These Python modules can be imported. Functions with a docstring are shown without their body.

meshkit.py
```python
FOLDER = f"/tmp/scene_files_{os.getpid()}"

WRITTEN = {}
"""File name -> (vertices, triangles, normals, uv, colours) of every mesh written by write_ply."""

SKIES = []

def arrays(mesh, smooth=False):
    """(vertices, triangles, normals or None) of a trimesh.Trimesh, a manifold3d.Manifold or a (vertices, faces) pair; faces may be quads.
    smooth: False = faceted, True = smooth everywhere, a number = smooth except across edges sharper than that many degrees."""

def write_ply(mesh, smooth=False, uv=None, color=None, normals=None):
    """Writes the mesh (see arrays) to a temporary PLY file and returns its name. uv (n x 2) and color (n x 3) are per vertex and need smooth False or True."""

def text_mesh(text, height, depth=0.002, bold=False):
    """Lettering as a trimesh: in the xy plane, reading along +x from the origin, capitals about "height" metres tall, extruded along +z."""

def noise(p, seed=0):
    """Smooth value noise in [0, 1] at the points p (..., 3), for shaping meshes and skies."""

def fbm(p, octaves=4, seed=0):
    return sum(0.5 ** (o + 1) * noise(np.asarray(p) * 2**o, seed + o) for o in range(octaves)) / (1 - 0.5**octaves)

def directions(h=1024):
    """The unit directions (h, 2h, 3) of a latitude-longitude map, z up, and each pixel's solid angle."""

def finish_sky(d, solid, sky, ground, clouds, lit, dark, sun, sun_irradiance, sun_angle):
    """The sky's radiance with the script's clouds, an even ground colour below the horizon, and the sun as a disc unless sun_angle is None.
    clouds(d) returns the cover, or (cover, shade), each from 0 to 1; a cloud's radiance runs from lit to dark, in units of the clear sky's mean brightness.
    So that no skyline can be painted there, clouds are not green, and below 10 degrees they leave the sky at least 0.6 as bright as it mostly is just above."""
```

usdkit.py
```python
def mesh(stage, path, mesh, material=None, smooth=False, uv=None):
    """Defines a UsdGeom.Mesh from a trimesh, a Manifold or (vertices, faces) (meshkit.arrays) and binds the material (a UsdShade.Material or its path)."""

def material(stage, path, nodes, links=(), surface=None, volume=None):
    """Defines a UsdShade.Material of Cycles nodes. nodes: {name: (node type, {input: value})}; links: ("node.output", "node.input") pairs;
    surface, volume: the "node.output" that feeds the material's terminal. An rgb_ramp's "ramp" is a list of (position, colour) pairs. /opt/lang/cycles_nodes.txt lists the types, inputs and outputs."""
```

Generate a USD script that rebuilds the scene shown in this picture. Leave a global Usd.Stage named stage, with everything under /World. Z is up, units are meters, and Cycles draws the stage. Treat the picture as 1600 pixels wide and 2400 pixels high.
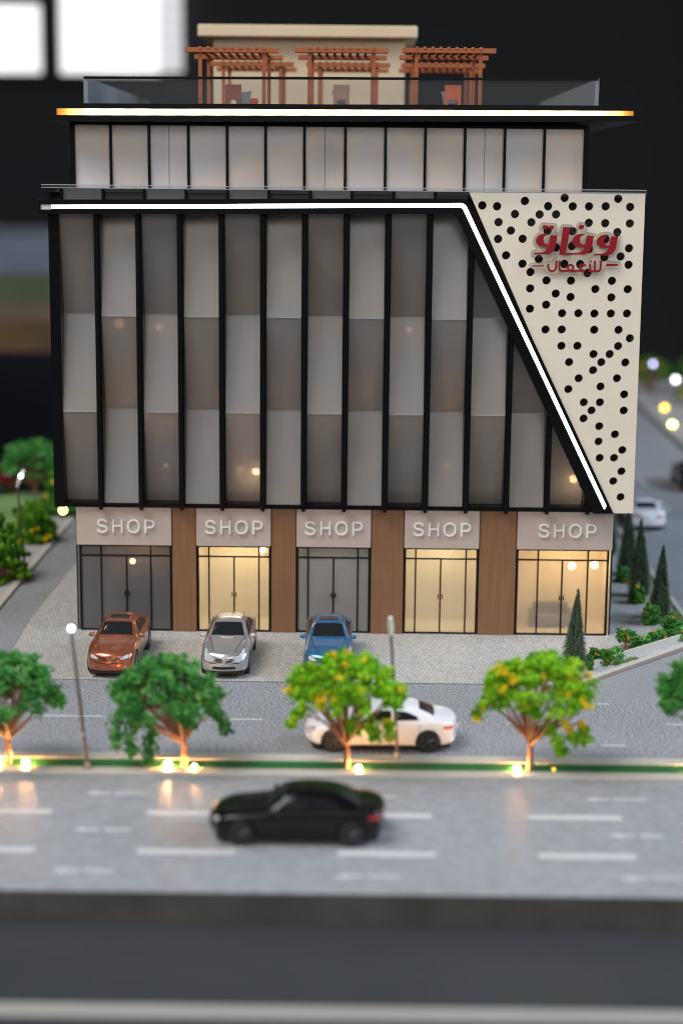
import math, random
import numpy as np, trimesh, usdkit, meshkit
import manifold3d as m3
from scipy.interpolate import PchipInterpolator
from shapely.geometry import Polygon, LineString, Point, box as sbox
from shapely.ops import unary_union
from shapely import affinity
from pxr import Usd, UsdGeom, UsdLux, UsdShade, Gf, Sdf, Vt

# the place is an architectural scale model on a table: everything below is written in millimetres and stored in metres
MM = 0.001
stage = Usd.Stage.CreateInMemory()
UsdGeom.SetStageUpAxis(stage, UsdGeom.Tokens.z)
UsdGeom.SetStageMetersPerUnit(stage, 1.0)
UsdGeom.Xform.Define(stage, '/World')
UsdGeom.Scope.Define(stage, '/World/Looks')

# ------------------------------------------------------------------ camera
cam = UsdGeom.Camera.Define(stage, '/World/camera')
R_ = (0.9999236927378564, 0.008019946913445777, 0.009396230786535923)
U_ = (-0.01074641238043914, 0.18956238159053654, 0.9818098686134058)
F_ = (-0.006092891139506618, 0.9818359251612405, -0.18963410226099311)
cam.AddTransformOp().Set(Gf.Matrix4d(*R_, 0, *U_, 0, -F_[0], -F_[1], -F_[2], 0, 0.0, -0.928, 0.248, 1))
cam.CreateHorizontalApertureAttr(24.0)
cam.CreateVerticalApertureAttr(36.0)
cam.CreateFocalLengthAttr(60.6)
cam.CreateClippingRangeAttr(Gf.Vec2f(0.02, 50))
cam.CreateFStopAttr(5.6)
cam.CreateFocusDistanceAttr(0.893)
cam.CreateExposureAttr(0.0)


# ------------------------------------------------------------------ light: a room lit by big soft lamps and an added front fill
def lin(r, g, b):
    return tuple(((c / 255 / 12.92) if c <= 10 else ((c / 255 + 0.055) / 1.055) ** 2.4) for c in (r, g, b))


def rect_light(name, pos, target, w, h, inten, color):
    l = UsdLux.RectLight.Define(stage, '/World/' + name)
    p, t = np.array(pos, float), np.array(target, float)
    z = (p - t) / np.linalg.norm(p - t)
    x = np.cross((0, 0, 1.0) if abs(z[2]) < .99 else (0, 1.0, 0), z); x /= np.linalg.norm(x)
    y = np.cross(z, x)
    p = p * MM
    l.AddTransformOp().Set(Gf.Matrix4d(*map(float, x), 0, *map(float, y), 0, *map(float, z), 0, *map(float, p), 1))
    l.CreateWidthAttr(w * MM); l.CreateHeightAttr(h * MM); l.CreateIntensityAttr(inten)
    l.CreateColorAttr(Gf.Vec3f(*color))


rect_light('ceiling_lamp_panel', (-900, -700, 1700), (0, -100, 0), 1200, 1000, 10.2, (1.0, 0.985, 0.97))
rect_light('daylight_panel', (1600, 0, 850), (150, -100, 0), 1200, 900, 11.0, (0.62, 0.79, 1.0))
rect_light('front_fill_panel', (250, -2100, 900), (0, 0, 130), 2200, 800, 2.6, (1.0, 0.975, 0.955))  # added fill out of view, widened to brighten facade and pane reflections
dm = usdkit.material(stage, '/World/Looks/room_air', {'b': ('background_shader', {'color': (0.95, 0.98, 1.0), 'strength': 0.05})}, surface='b.background')
dome = UsdLux.DomeLight.Define(stage, '/World/room_glow')
UsdShade.MaterialBindingAPI.Apply(dome.GetPrim()).Bind(dm)

# ------------------------------------------------------------------ helpers: scene prims
_used = {}


def numbered(parent, name):
    k = (parent, name); n = _used.get(k, 0); _used[k] = n + 1
    return name if n == 0 else f'{name}_{n:03d}'


def tag(p, label=None, cat=None, group=None, kind=None):
    for k, v in (('label', label), ('category', cat), ('group', group), ('kind', kind)):
        if v:
            p.SetCustomDataByKey(k, v)
    return p


def path_of(parent):
    return '/World' if parent is None else str(parent.GetPath())


def obj(name, mesh, mat, parent=None, smooth=False, label=None, cat=None, group=None, kind=None):
    tint = getattr(mesh, 'tint', None)
    """One Mesh prim; mesh in mm."""
    if isinstance(mesh, (list, tuple)) and len(mesh) and isinstance(mesh[0], trimesh.Trimesh):
        mesh = trimesh.util.concatenate(mesh)
    if hasattr(mesh, 'to_mesh'):
        q = mesh.to_mesh(); mesh = trimesh.Trimesh(np.array(q.vert_properties[:, :3], float), q.tri_verts, process=False)
    pp = path_of(parent)
    m = mesh.copy(); m.apply_scale(MM)
    um = usdkit.mesh(stage, f'{pp}/{numbered(pp, name)}', m, mat, smooth=smooth)
    if tint is not None:
        UsdGeom.PrimvarsAPI(um).CreatePrimvar('tint', Sdf.ValueTypeNames.FloatArray, 'vertex').Set(Vt.FloatArray.FromNumpy(np.asarray(tint, np.float32)))
    p = um.GetPrim()
    return tag(p, label, cat, group, kind)


def struct(name, mesh, mat, smooth=False):
    return obj(name, mesh, mat, None, smooth, kind='structure')


def thing(name, label, cat, loc=(0, 0, 0), rz=0.0, group=None, scale=None):
    x = UsdGeom.Xform.Define(stage, '/World/' + numbered('/World', name))
    x.AddTranslateOp().Set(Gf.Vec3d(*[c * MM for c in loc]))
    x.AddRotateZOp().Set(float(rz))
    x.AddScaleOp().Set(Gf.Vec3f(*((1, 1, 1) if scale is None else scale)))
    return tag(x.GetPrim(), label, cat, group)


def copy_of(root, label, loc, rz=0.0, group=None, scale=None, name=None):
    was = root.GetCustomData()
    r = thing(name or root.GetName(), label, was['category'], loc, rz, group or was.get('group'), scale)
    r.GetReferences().AddInternalReference(root.GetPath()); r.SetInstanceable(True)
    return r


# ------------------------------------------------------------------ helpers: shapes (mm)
def box(x0, x1, y0, y1, z0, z1, b=0.0):
    if b <= 0:
        m = trimesh.creation.box((x1 - x0, y1 - y0, z1 - z0))
        m.apply_translation(((x0 + x1) / 2, (y0 + y1) / 2, (z0 + z1) / 2)); return m
    hx, hy, hz = (x1 - x0) / 2, (y1 - y0) / 2, (z1 - z0) / 2
    b = min(b, hx * .9, hy * .9, hz * .9)
    pts = [(sx * (hx - (a != 0) * b), sy * (hy - (a != 1) * b), sz * (hz - (a != 2) * b)) for sx in (-1, 1) for sy in (-1, 1) for sz in (-1, 1) for a in range(3)]
    m = trimesh.convex.convex_hull(np.array(pts))
    m.apply_translation(((x0 + x1) / 2, (y0 + y1) / 2, (z0 + z1) / 2)); return m


def polys(p):
    return [g for g in getattr(p, 'geoms', [p]) if g.geom_type == 'Polygon' and g.area > 1e-3]


def ext_xz(poly, y0, y1):
    ms = [trimesh.creation.extrude_polygon(g, y1 - y0, engine='earcut') for g in polys(poly)]
    m = trimesh.util.concatenate(ms)
    v = m.vertices; m.vertices = np.stack([v[:, 0], y1 - v[:, 2], v[:, 1]], 1)
    return m


def ext_xy(poly, z0, z1):
    ms = [trimesh.creation.extrude_polygon(g, z1 - z0, engine='earcut') for g in polys(poly)]
    m = trimesh.util.concatenate(ms); m.apply_translation((0, 0, z0)); return m


def tube(pts, rad, n=8, caps=True):
    pts = np.asarray(pts, float); k = len(pts)
    rad = np.full(k, rad, float) if np.ndim(rad) == 0 else np.asarray(rad, float)
    t = np.gradient(pts, axis=0); t /= np.linalg.norm(t, axis=1)[:, None] + 1e-12
    ref = np.array((0.31, 0.95, 0.05)); vs = []
    for i in range(k):
        a = np.cross(t[i], ref); a /= np.linalg.norm(a) + 1e-12; b = np.cross(t[i], a)
        th = np.arange(n) * 2 * math.pi / n
        vs.append(pts[i] + rad[i] * (np.cos(th)[:, None] * a + np.sin(th)[:, None] * b))
    v = np.vstack(vs); f = []
    for i in range(k - 1):
        for j in range(n):
            a, b, c, d = i * n + j, i * n + (j + 1) % n, (i + 1) * n + (j + 1) % n, (i + 1) * n + j
            f += [(a, b, c), (a, c, d)]
    if caps:
        v = np.vstack([v, pts[0], pts[-1]])
        for j in range(n):
            f += [(len(v) - 2, (j + 1) % n, j), (len(v) - 1, (k - 1) * n + j, (k - 1) * n + (j + 1) % n)]
    return trimesh.Trimesh(v, np.array(f), process=False)


def ball(c, r, s=2, sc=(1, 1, 1)):
    m = trimesh.creation.icosphere(s, r); m.apply_scale(sc); m.apply_translation(c); return m


def bezier(p0, p1, p2, n=7):
    t = np.linspace(0, 1, n)[:, None]
    return (1 - t) ** 2 * np.array(p0, float) + 2 * t * (1 - t) * np.array(p1, float) + t * t * np.array(p2, float)


# ------------------------------------------------------------------ materials
def principled(name, color, rough=0.5, var=0.0, scale=200.0, bump=0.0, bscale=None, color2=None, island=False, stretch=None, detail=3.0, **kw):
    nodes = {'p': ('principled_bsdf', {'base_color': color, 'roughness': rough, **kw})}
    links = []
    if var or color2 is not None or bump:
        nodes['g'] = ('geometry', {})
        src = 'g.position'
        if stretch:
            nodes['mp'] = ('mapping', {'scale': stretch}); links.append(('g.position', 'mp.vector')); src = 'mp.vector'
    if var or color2 is not None:
        c2 = color2 if color2 is not None else tuple(min(1, c * (1 + var)) for c in color)
        c1 = color if color2 is not None else tuple(c * (1 - var) for c in color)
        nodes['n'] = ('noise_texture', {'scale': scale, 'detail': detail, 'roughness': 0.6})
        nodes['r'] = ('rgb_ramp', {'ramp': [(0.3, c1), (0.7, c2)]})
        if island:
            links += [('g.random_per_island', 'r.fac')]
            nodes['r'] = ('rgb_ramp', {'ramp': [(0.0, c1), (1.0, c2)]})
        else:
            links += [(src, 'n.vector'), ('n.fac', 'r.fac')]
        links += [('r.color', 'p.base_color')]
    if bump:
        nodes['bn'] = ('noise_texture', {'scale': bscale or scale, 'detail': 4.0, 'roughness': 0.6})
        nodes['bp'] = ('bump', {'strength': bump, 'distance': 0.0004})
        links += [(src, 'bn.vector'), ('bn.fac', 'bp.height'), ('bp.normal', 'p.normal')]
    return usdkit.material(stage, '/World/Looks/' + name, nodes, links, surface='p.BSDF')


def emit(name, color, strength):
    return usdkit.material(stage, '/World/Looks/' + name, {'e': ('emission', {'color': color, 'strength': strength})}, surface='e.emission')


M = {}
M['black'] = principled('black_acrylic', (0.004, 0.004, 0.005), 0.30, specular_ior_level=0.12)
M['black_matt'] = principled('black_board', (0.006, 0.006, 0.007), 0.5, specular_ior_level=0.2)
M['cream'] = principled('cream_panel', lin(230, 221, 203), 0.42, var=0.02, scale=60)
M['cream_edge'] = principled('cream_edge', lin(235, 228, 218), 0.35)
M['tan'] = principled('tan_wall', lin(214, 192, 160), 0.5, var=0.03, scale=40)
M['taupe'] = principled('taupe_fascia', lin(188, 172, 163), 0.55, var=0.03, scale=90)
M['letter'] = principled('white_letter', lin(236, 235, 232), 0.35)
M['red'] = principled('red_acrylic', lin(140, 4, 20), 0.3)
M['grey_panel'] = principled('grey_panel', lin(92, 92, 94), 0.35)
M['grey_panel_dark'] = principled('dark_grey_panel', lin(44, 45, 46), 0.35)
M['terracotta'] = principled('pergola_wood', lin(150, 78, 38), 0.55, color2=lin(174, 98, 52), scale=900, bump=0.15)
M['chair_red'] = principled('red_brown_chair', lin(120, 60, 48), 0.6, color2=lin(158, 92, 76), scale=1400, bump=0.3)
M['chair_tan'] = principled('faded_brown_chair', lin(150, 112, 98), 0.6, color2=lin(178, 140, 122), scale=1400, bump=0.3)
M['chair_orange'] = principled('rust_orange_chair', lin(180, 80, 42), 0.6, color2=lin(214, 112, 66), scale=1400, bump=0.3)
M['orange_plastic'] = principled('orange_plastic', lin(206, 98, 52), 0.5)
M['grey_plastic'] = principled('pale_grey_plastic', lin(150, 156, 162), 0.45)
M['metal'] = principled('satin_metal', (0.5, 0.5, 0.52), 0.32, metallic=1.0)
M['pole'] = principled('pole_paint', lin(104, 88, 84), 0.4, metallic=0.3)
M['tyre'] = principled('tyre_rubber', (0.012, 0.012, 0.012), 0.6)
M['rim'] = principled('wheel_rim', (0.28, 0.28, 0.29), 0.35, metallic=0.9)
M['rim_dark'] = principled('dark_wheel_rim', (0.09, 0.09, 0.095), 0.35, metallic=0.8)
M['glass_dark'] = principled('car_glass', (0.014, 0.015, 0.017), 0.10, specular_ior_level=0.4)
M['chassis'] = principled('car_chassis', (0.01, 0.01, 0.01), 0.6)
M['lamp_lens'] = principled('car_lamp_lens', lin(186, 190, 196), 0.15, coat_weight=1.0)
M['tail_lens'] = principled('tail_lamp_lens', lin(190, 20, 36), 0.15, coat_weight=1.0)
M['white_print'] = principled('road_marking', lin(196, 196, 194), 0.4, var=0.04, scale=500)
M['kerb'] = principled('pale_kerb', lin(188, 182, 172), 0.5, var=0.06, scale=300)
M['kerb_side'] = principled('brown_kerb', lin(150, 128, 116), 0.55, var=0.08, scale=500)
M['grass'] = principled('green_flock', lin(12, 84, 42), 0.7, color2=lin(28, 116, 50), scale=500, bump=0.6, bscale=2500)
M['turf_pale'] = principled('pale_turf', lin(96, 130, 74), 0.8, color2=lin(124, 150, 92), scale=120, bump=0.5, bscale=1500)
M['moss'] = principled('moss', lin(70, 108, 40), 0.8, color2=lin(130, 150, 60), scale=1500, bump=0.5)
M['sidewalk'] = principled('sidewalk', lin(168, 164, 160), 0.55, var=0.05, scale=400)
M['concrete_edge'] = principled('board_edge', lin(58, 56, 54), 0.6, color2=lin(92, 89, 86), scale=26, detail=5)
M['table'] = principled('dark_tabletop', lin(54, 55, 57), 0.42, var=0.06, scale=30)
M['table_trim'] = principled('table_trim', lin(146, 143, 138), 0.5, var=0.03, scale=40)
M['backdrop'] = principled('dark_wall', lin(46, 46, 49), 0.9, var=0.1, scale=1.5)
M['room_floor'] = principled('dark_floor', lin(40, 38, 36), 0.8, var=0.1, scale=2)
M['bark'] = principled('wire_bark', lin(120, 80, 60), 0.6, color2=lin(168, 116, 86), scale=900, bump=0.4)
M['soil'] = principled('soil', lin(120, 112, 98), 0.8, var=0.2, scale=900, bump=0.5)


def foliage(name, stops):
    nodes = {'g': ('attribute', {'attribute': 'tint'}), 'r': ('rgb_ramp', {'ramp': stops}), 'p': ('principled_bsdf', {'roughness': 0.75, 'specular_ior_level': 0.25}),
             't': ('translucent_bsdf', {}), 'm': ('mix_closure', {'fac': 0.15})}
    return usdkit.material(stage, '/World/Looks/' + name, nodes, [('g.fac', 'r.fac'), ('r.color', 'p.base_color'), ('r.color', 't.color'), ('p.BSDF', 'm.closure1'), ('t.BSDF', 'm.closure2')], surface='m.closure')


M['leaf_dark'] = foliage('dark_green_foam', [(0, lin(22, 66, 26)), (0.5, lin(66, 142, 62)), (1, lin(132, 196, 104))])
M['leaf_bright'] = foliage('bright_green_foam', [(0, lin(44, 98, 8)), (0.45, lin(122, 192, 22)), (1, lin(190, 228, 56))])
M['leaf_yellow'] = foliage('yellow_foam', [(0, lin(206, 178, 10)), (0.5, lin(238, 204, 18)), (1, lin(244, 222, 60))])
M['leaf_hedge'] = foliage('hedge_foam', [(0, lin(28, 82, 34)), (0.5, lin(58, 122, 44)), (1, lin(104, 150, 60))])
M['leaf_garden'] = foliage('garden_green_foam', [(0, lin(20, 60, 8)), (0.5, lin(60, 118, 16)), (1, lin(120, 164, 34))])
M['leaf_orange'] = foliage('orange_foam', [(0, lin(190, 130, 40)), (1, lin(222, 172, 70))])
M['leaf_magenta'] = foliage('magenta_flower', [(0, lin(200, 20, 130)), (1, lin(226, 60, 160))])
M['needle'] = foliage('conifer_needles', [(0, lin(14, 34, 20)), (0.6, lin(34, 60, 36)), (1, lin(136, 152, 124))])


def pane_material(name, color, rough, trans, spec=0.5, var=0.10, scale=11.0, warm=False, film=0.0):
    """Frosted acrylic: warm paints patchy warm and cool reflections into the colour."""
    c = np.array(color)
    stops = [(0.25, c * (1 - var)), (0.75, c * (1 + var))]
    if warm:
        stops = [(0.28, c * (0.74, 0.75, 0.78)), (0.42, c * (1.04, 0.97, 0.88)), (0.56, c * (0.92, 0.95, 1.02)), (0.74, c * (1.12, 1.12, 1.14))]  # these stops stand in for blotchy reflections on the glass
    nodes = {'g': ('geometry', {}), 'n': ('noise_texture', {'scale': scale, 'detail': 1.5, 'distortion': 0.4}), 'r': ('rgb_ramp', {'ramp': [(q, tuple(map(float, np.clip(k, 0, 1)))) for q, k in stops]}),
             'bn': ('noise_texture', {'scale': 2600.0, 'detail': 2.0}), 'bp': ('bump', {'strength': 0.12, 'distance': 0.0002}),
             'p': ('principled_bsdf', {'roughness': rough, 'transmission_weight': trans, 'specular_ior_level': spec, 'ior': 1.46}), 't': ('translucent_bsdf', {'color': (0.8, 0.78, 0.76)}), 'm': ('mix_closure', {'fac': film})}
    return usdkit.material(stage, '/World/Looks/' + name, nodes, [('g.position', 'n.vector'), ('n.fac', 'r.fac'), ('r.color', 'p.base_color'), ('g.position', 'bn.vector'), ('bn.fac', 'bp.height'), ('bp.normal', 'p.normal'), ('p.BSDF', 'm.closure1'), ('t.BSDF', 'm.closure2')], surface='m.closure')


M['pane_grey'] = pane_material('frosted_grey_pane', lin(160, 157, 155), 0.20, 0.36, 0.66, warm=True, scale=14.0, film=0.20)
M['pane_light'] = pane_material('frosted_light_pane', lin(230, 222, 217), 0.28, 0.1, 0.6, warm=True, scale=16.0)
M['pane_unlit'] = pane_material('unlit_shop_pane', lin(126, 125, 126), 0.18, 0.5)  # the dimness of unlit shops is put into the pane colour
M['pane_half_lit'] = pane_material('half_lit_shop_pane', lin(196, 192, 186), 0.2, 0.6, film=0.1)  # paler copy: the third shop's weak light put into the pane colour
M['pane_shop'] = pane_material('clear_frosted_shop_pane', lin(246, 240, 228), 0.15, 0.85, var=0.02)


def clear_plastic(name, tint, glossy_tint=1.0, ior=1.47, haze=0.025):
    nodes = {'t': ('transparent_bsdf', {'color': tint}), 'g': ('glossy_bsdf', {'roughness': 0.05, 'color': (glossy_tint,) * 3}), 'f0': ('fresnel', {'IOR': ior}), 'gm': ('geometry', {}), 'inv': ('math', {'math_type': 'subtract', 'value1': 1.0}), 'f': ('math', {'math_type': 'multiply'}), 'm': ('mix_closure', {}),
             'd': ('diffuse_bsdf', {'color': (0.7, 0.72, 0.75)}), 'm2': ('mix_closure', {'fac': haze})}
    return usdkit.material(stage, '/World/Looks/' + name, nodes, [('f0.fac', 'f.value1'), ('gm.backfacing', 'inv.value2'), ('inv.value', 'f.value2'), ('f.value', 'm.fac'), ('t.BSDF', 'm.closure1'), ('g.BSDF', 'm.closure2'), ('m.closure', 'm2.closure1'), ('d.BSDF', 'm2.closure2')], surface='m2.closure')


M['acrylic'] = clear_plastic('clear_acrylic', (0.95, 0.96, 0.97))
M['acrylic_edge'] = clear_plastic('acrylic_edge', (0.78, 0.80, 0.82), haze=0.22)
M['joint'] = clear_plastic('pane_joint_plastic', (0.8, 0.82, 0.84), haze=0.5)
M['plate_edge'] = clear_plastic('plate_edge', (0.80, 0.78, 0.76), haze=0.10)
M['sign_plate'] = clear_plastic('sign_plate', (0.985, 0.985, 0.985), haze=0.0)
M['led_white'] = emit('white_led', (1.0, 0.99, 0.97), 3.0)
M['led_bulb'] = emit('warm_led_bulb', (1.0, 0.50, 0.17), 750.0)
M['led_bulb_in'] = emit('warm_indoor_bulb', (1.0, 0.66, 0.32), 45.0)
M['led_globe'] = emit('warm_globe', (1.0, 0.64, 0.20), 3.4)
M['led_amber_dim'] = emit('amber_led', (1.0, 0.62, 0.08), 2.2)
M['lamp_white'] = emit('white_lamp', (0.93, 0.95, 1.0), 7.0)
M['lamp_violet'] = emit('violet_lamp', (0.50, 0.48, 0.85), 9.0)
M['lamp_yellow'] = emit('yellow_lamp', (1.0, 0.80, 0.22), 20.0)
M['lamp_amber'] = emit('amber_lamp', (0.85, 0.60, 0.08), 9.0)
M['window_glow'] = usdkit.material(stage, '/World/Looks/bright_window', {'g': ('geometry', {}), 'n': ('noise_texture', {'scale': 6.0}), 'r': ('rgb_ramp', {'ramp': [(0.3, (0.80, 0.84, 0.84)), (0.7, (1.0, 1.0, 1.0))]}), 'e': ('emission', {'strength': 1.4})},
                                   [('g.position', 'n.vector'), ('n.fac', 'r.fac'), ('r.color', 'e.color')], surface='e.emission')
M['curtain_glow'] = usdkit.material(stage, '/World/Looks/sheer_curtain', {'g': ('geometry', {}), 'w': ('wave_texture', {'bands_direction': 'z', 'scale': 9.0, 'distortion': 4.0}), 'r': ('rgb_ramp', {'ramp': [(0.0, (0.55, 0.55, 0.60)), (1.0, (1.0, 0.98, 1.0))]}), 'e': ('emission', {'strength': 0.95})},
                                    [('g.position', 'w.vector'), ('w.fac', 'r.fac'), ('r.color', 'e.color')], surface='e.emission')
M['shop_lamp'] = emit('shop_lamp', (1.0, 0.90, 0.66), 11.0)
# the amber strip: orange diffuser, brighter along the LEDs, dimmer at its ends
M['led_amber'] = usdkit.material(stage, '/World/Looks/amber_led_strip', {
    'g': ('geometry', {}), 's': ('separate_xyz', {}), 'a': ('math', {'math_type': 'absolute'}), 'off': ('math', {'math_type': 'add', 'value2': 0.006}),
    'mr': ('map_range', {'from_min': 0.0, 'from_max': 0.150}),
    'r': ('rgb_ramp', {'ramp': [(0.0, (1.0, 0.74, 0.42)), (0.89, (1.0, 0.74, 0.40)), (0.95, (0.62, 0.36, 0.11)), (0.97, (0.36, 0.17, 0.03)), (1.0, (0.28, 0.11, 0.01))]}),
    'w': ('wave_texture', {'bands_direction': 'x', 'scale': 24.0}), 'wr': ('map_range', {'to_min': 2.6, 'to_max': 4.6}),
    'e': ('emission', {})},
    [('g.position', 's.vector'), ('s.x', 'off.value1'), ('off.value', 'a.value1'), ('a.value', 'mr.value'), ('mr.result', 'r.fac'), ('r.color', 'e.color'), ('g.position', 'w.vector'), ('w.fac', 'wr.value'), ('wr.result', 'e.strength')], surface='e.emission')


def wood_pier():
    nodes = {'g': ('geometry', {}), 'mp': ('mapping', {'scale': (900.0, 900.0, 22.0)}), 'n': ('noise_texture', {'scale': 1.0, 'detail': 4.0, 'roughness': 0.65}),
             'r': ('rgb_ramp', {'ramp': [(0.25, lin(118, 82, 56)), (0.5, lin(132, 93, 65)), (0.8, lin(144, 104, 74))]}),
             'n2': ('voronoi_texture', {'scale': 330.0}), 'r2': ('rgb_ramp', {'ramp': [(0.0, (0.6, 0.6, 0.6)), (0.10, (0.0, 0.0, 0.0))]}), 'mx': ('mix', {'mix_type': 'mix', 'color2': lin(176, 140, 110)}),
             'n3': ('noise_texture', {'scale': 120.0}), 'r3': ('rgb_ramp', {'ramp': [(0.52, (0, 0, 0)), (0.62, (1, 1, 1))]}), 'mm': ('mix', {'mix_type': 'multiply', 'fac': 1.0}),
             'bp': ('bump', {'strength': 0.15, 'distance': 0.0003}), 'p': ('principled_bsdf', {'roughness': 0.42})}
    return usdkit.material(stage, '/World/Looks/brown_wood_film', nodes, [('g.position', 'mp.vector'), ('mp.vector', 'n.vector'), ('n.fac', 'r.fac'), ('g.position', 'n2.vector'), ('n2.distance', 'r2.fac'), ('g.position', 'n3.vector'), ('n3.fac', 'r3.fac'),
                           ('r2.color', 'mm.color1'), ('r3.color', 'mm.color2'), ('mm.color', 'mx.fac'), ('r.color', 'mx.color1'), ('mx.color', 'p.base_color'), ('n.fac', 'bp.height'), ('bp.normal', 'p.normal')], surface='p.BSDF')


M['wood'] = wood_pier()


def asphalt(name, lo, mid, hi, scale=1150.0, rough=0.6, bump=0.5, coat=0.0, coat_rough=0.3, blotch=(0.88, 1.06)):
    nodes = {'g': ('geometry', {}), 'n': ('noise_texture', {'scale': scale, 'detail': 1.5, 'roughness': 0.7}), 'r': ('rgb_ramp', {'ramp': [(0.40, lo), (0.5, mid), (0.60, hi)]}),
             'n2': ('noise_texture', {'scale': 14.0, 'detail': 3.0}), 'r2': ('rgb_ramp', {'ramp': [(0.3, (blotch[0],) * 3), (0.7, (blotch[1],) * 3)]}), 'mx': ('mix', {'mix_type': 'multiply', 'fac': 1.0}),
             'bp': ('bump', {'strength': bump, 'distance': 0.0003}), 'p': ('principled_bsdf', {'roughness': rough, 'coat_weight': coat, 'coat_roughness': coat_rough})}
    return usdkit.material(stage, '/World/Looks/' + name, nodes, [('g.position', 'n.vector'), ('n.fac', 'r.fac'), ('g.position', 'n2.vector'), ('n2.fac', 'r2.fac'), ('r.color', 'mx.color1'), ('r2.color', 'mx.color2'), ('mx.color', 'p.base_color'), ('n.fac', 'bp.height'), ('bp.normal', 'p.normal')], surface='p.BSDF')


M['asphalt'] = asphalt('speckled_asphalt', lin(26, 26, 28), lin(116, 116, 120), lin(212, 212, 214), scale=1500.0)
M['asphalt_dark'] = asphalt('lane_asphalt', lin(78, 78, 80), lin(112, 112, 115), lin(150, 150, 152), scale=500)
M['front_asphalt'] = asphalt('glossy_printed_asphalt', lin(142, 143, 147), lin(148, 149, 153), lin(154, 155, 159), scale=160, rough=0.40, bump=0.0, coat=0.6, coat_rough=0.6, blotch=(0.95, 1.03))


def pavers():
    nodes = {'g': ('geometry', {}), 'b': ('brick_texture', {'color1': lin(196, 193, 188), 'color2': lin(170, 167, 163), 'mortar': lin(146, 143, 140), 'scale': 1.0, 'mortar_size': 0.00022, 'mortar_smooth': 0.3, 'bias': -0.2, 'brick_width': 0.0021, 'row_height': 0.0040, 'offset': 0.5}),
             'n': ('noise_texture', {'scale': 1300.0, 'detail': 2.0}), 'r': ('rgb_ramp', {'ramp': [(0.3, (0.68, 0.68, 0.68)), (0.7, (1.12, 1.12, 1.12))]}), 'mx': ('mix', {'mix_type': 'multiply', 'fac': 1.0}),
             'bp': ('bump', {'strength': 0.35, 'distance': 0.0003}), 'p': ('principled_bsdf', {'roughness': 0.5})}
    return usdkit.material(stage, '/World/Looks/paver_print', nodes, [('g.position', 'b.vector'), ('g.position', 'n.vector'), ('n.fac', 'r.fac'), ('b.color', 'mx.color1'), ('r.color', 'mx.color2'), ('mx.color', 'p.base_color'), ('n.fac', 'bp.height'), ('bp.normal', 'p.normal')], surface='p.BSDF')


M['pavers'] = pavers()


def paint(name, c, metallic=0.55, rough=0.30):
    return principled(name, c, rough, metallic=metallic, coat_weight=1.0, coat_roughness=0.04)


M['paint_orange'] = paint('copper_car_paint', lin(160, 90, 58))
M['paint_silver'] = paint('silver_car_paint', lin(190, 190, 192), 0.75, 0.32)
M['paint_blue'] = paint('blue_car_paint', lin(54, 122, 170))
M['paint_white'] = paint('white_car_paint', lin(232, 230, 234), 0.0, 0.3)
M['paint_black'] = principled('black_car_paint', (0.004, 0.004, 0.005), 0.16, specular_ior_level=0.35)
M['paint_red'] = paint('dark_red_car_paint', lin(120, 16, 26), 0.2, 0.3)
M['chrome'] = principled('chrome', (0.62, 0.62, 0.64), 0.3, metallic=1.0)

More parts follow.
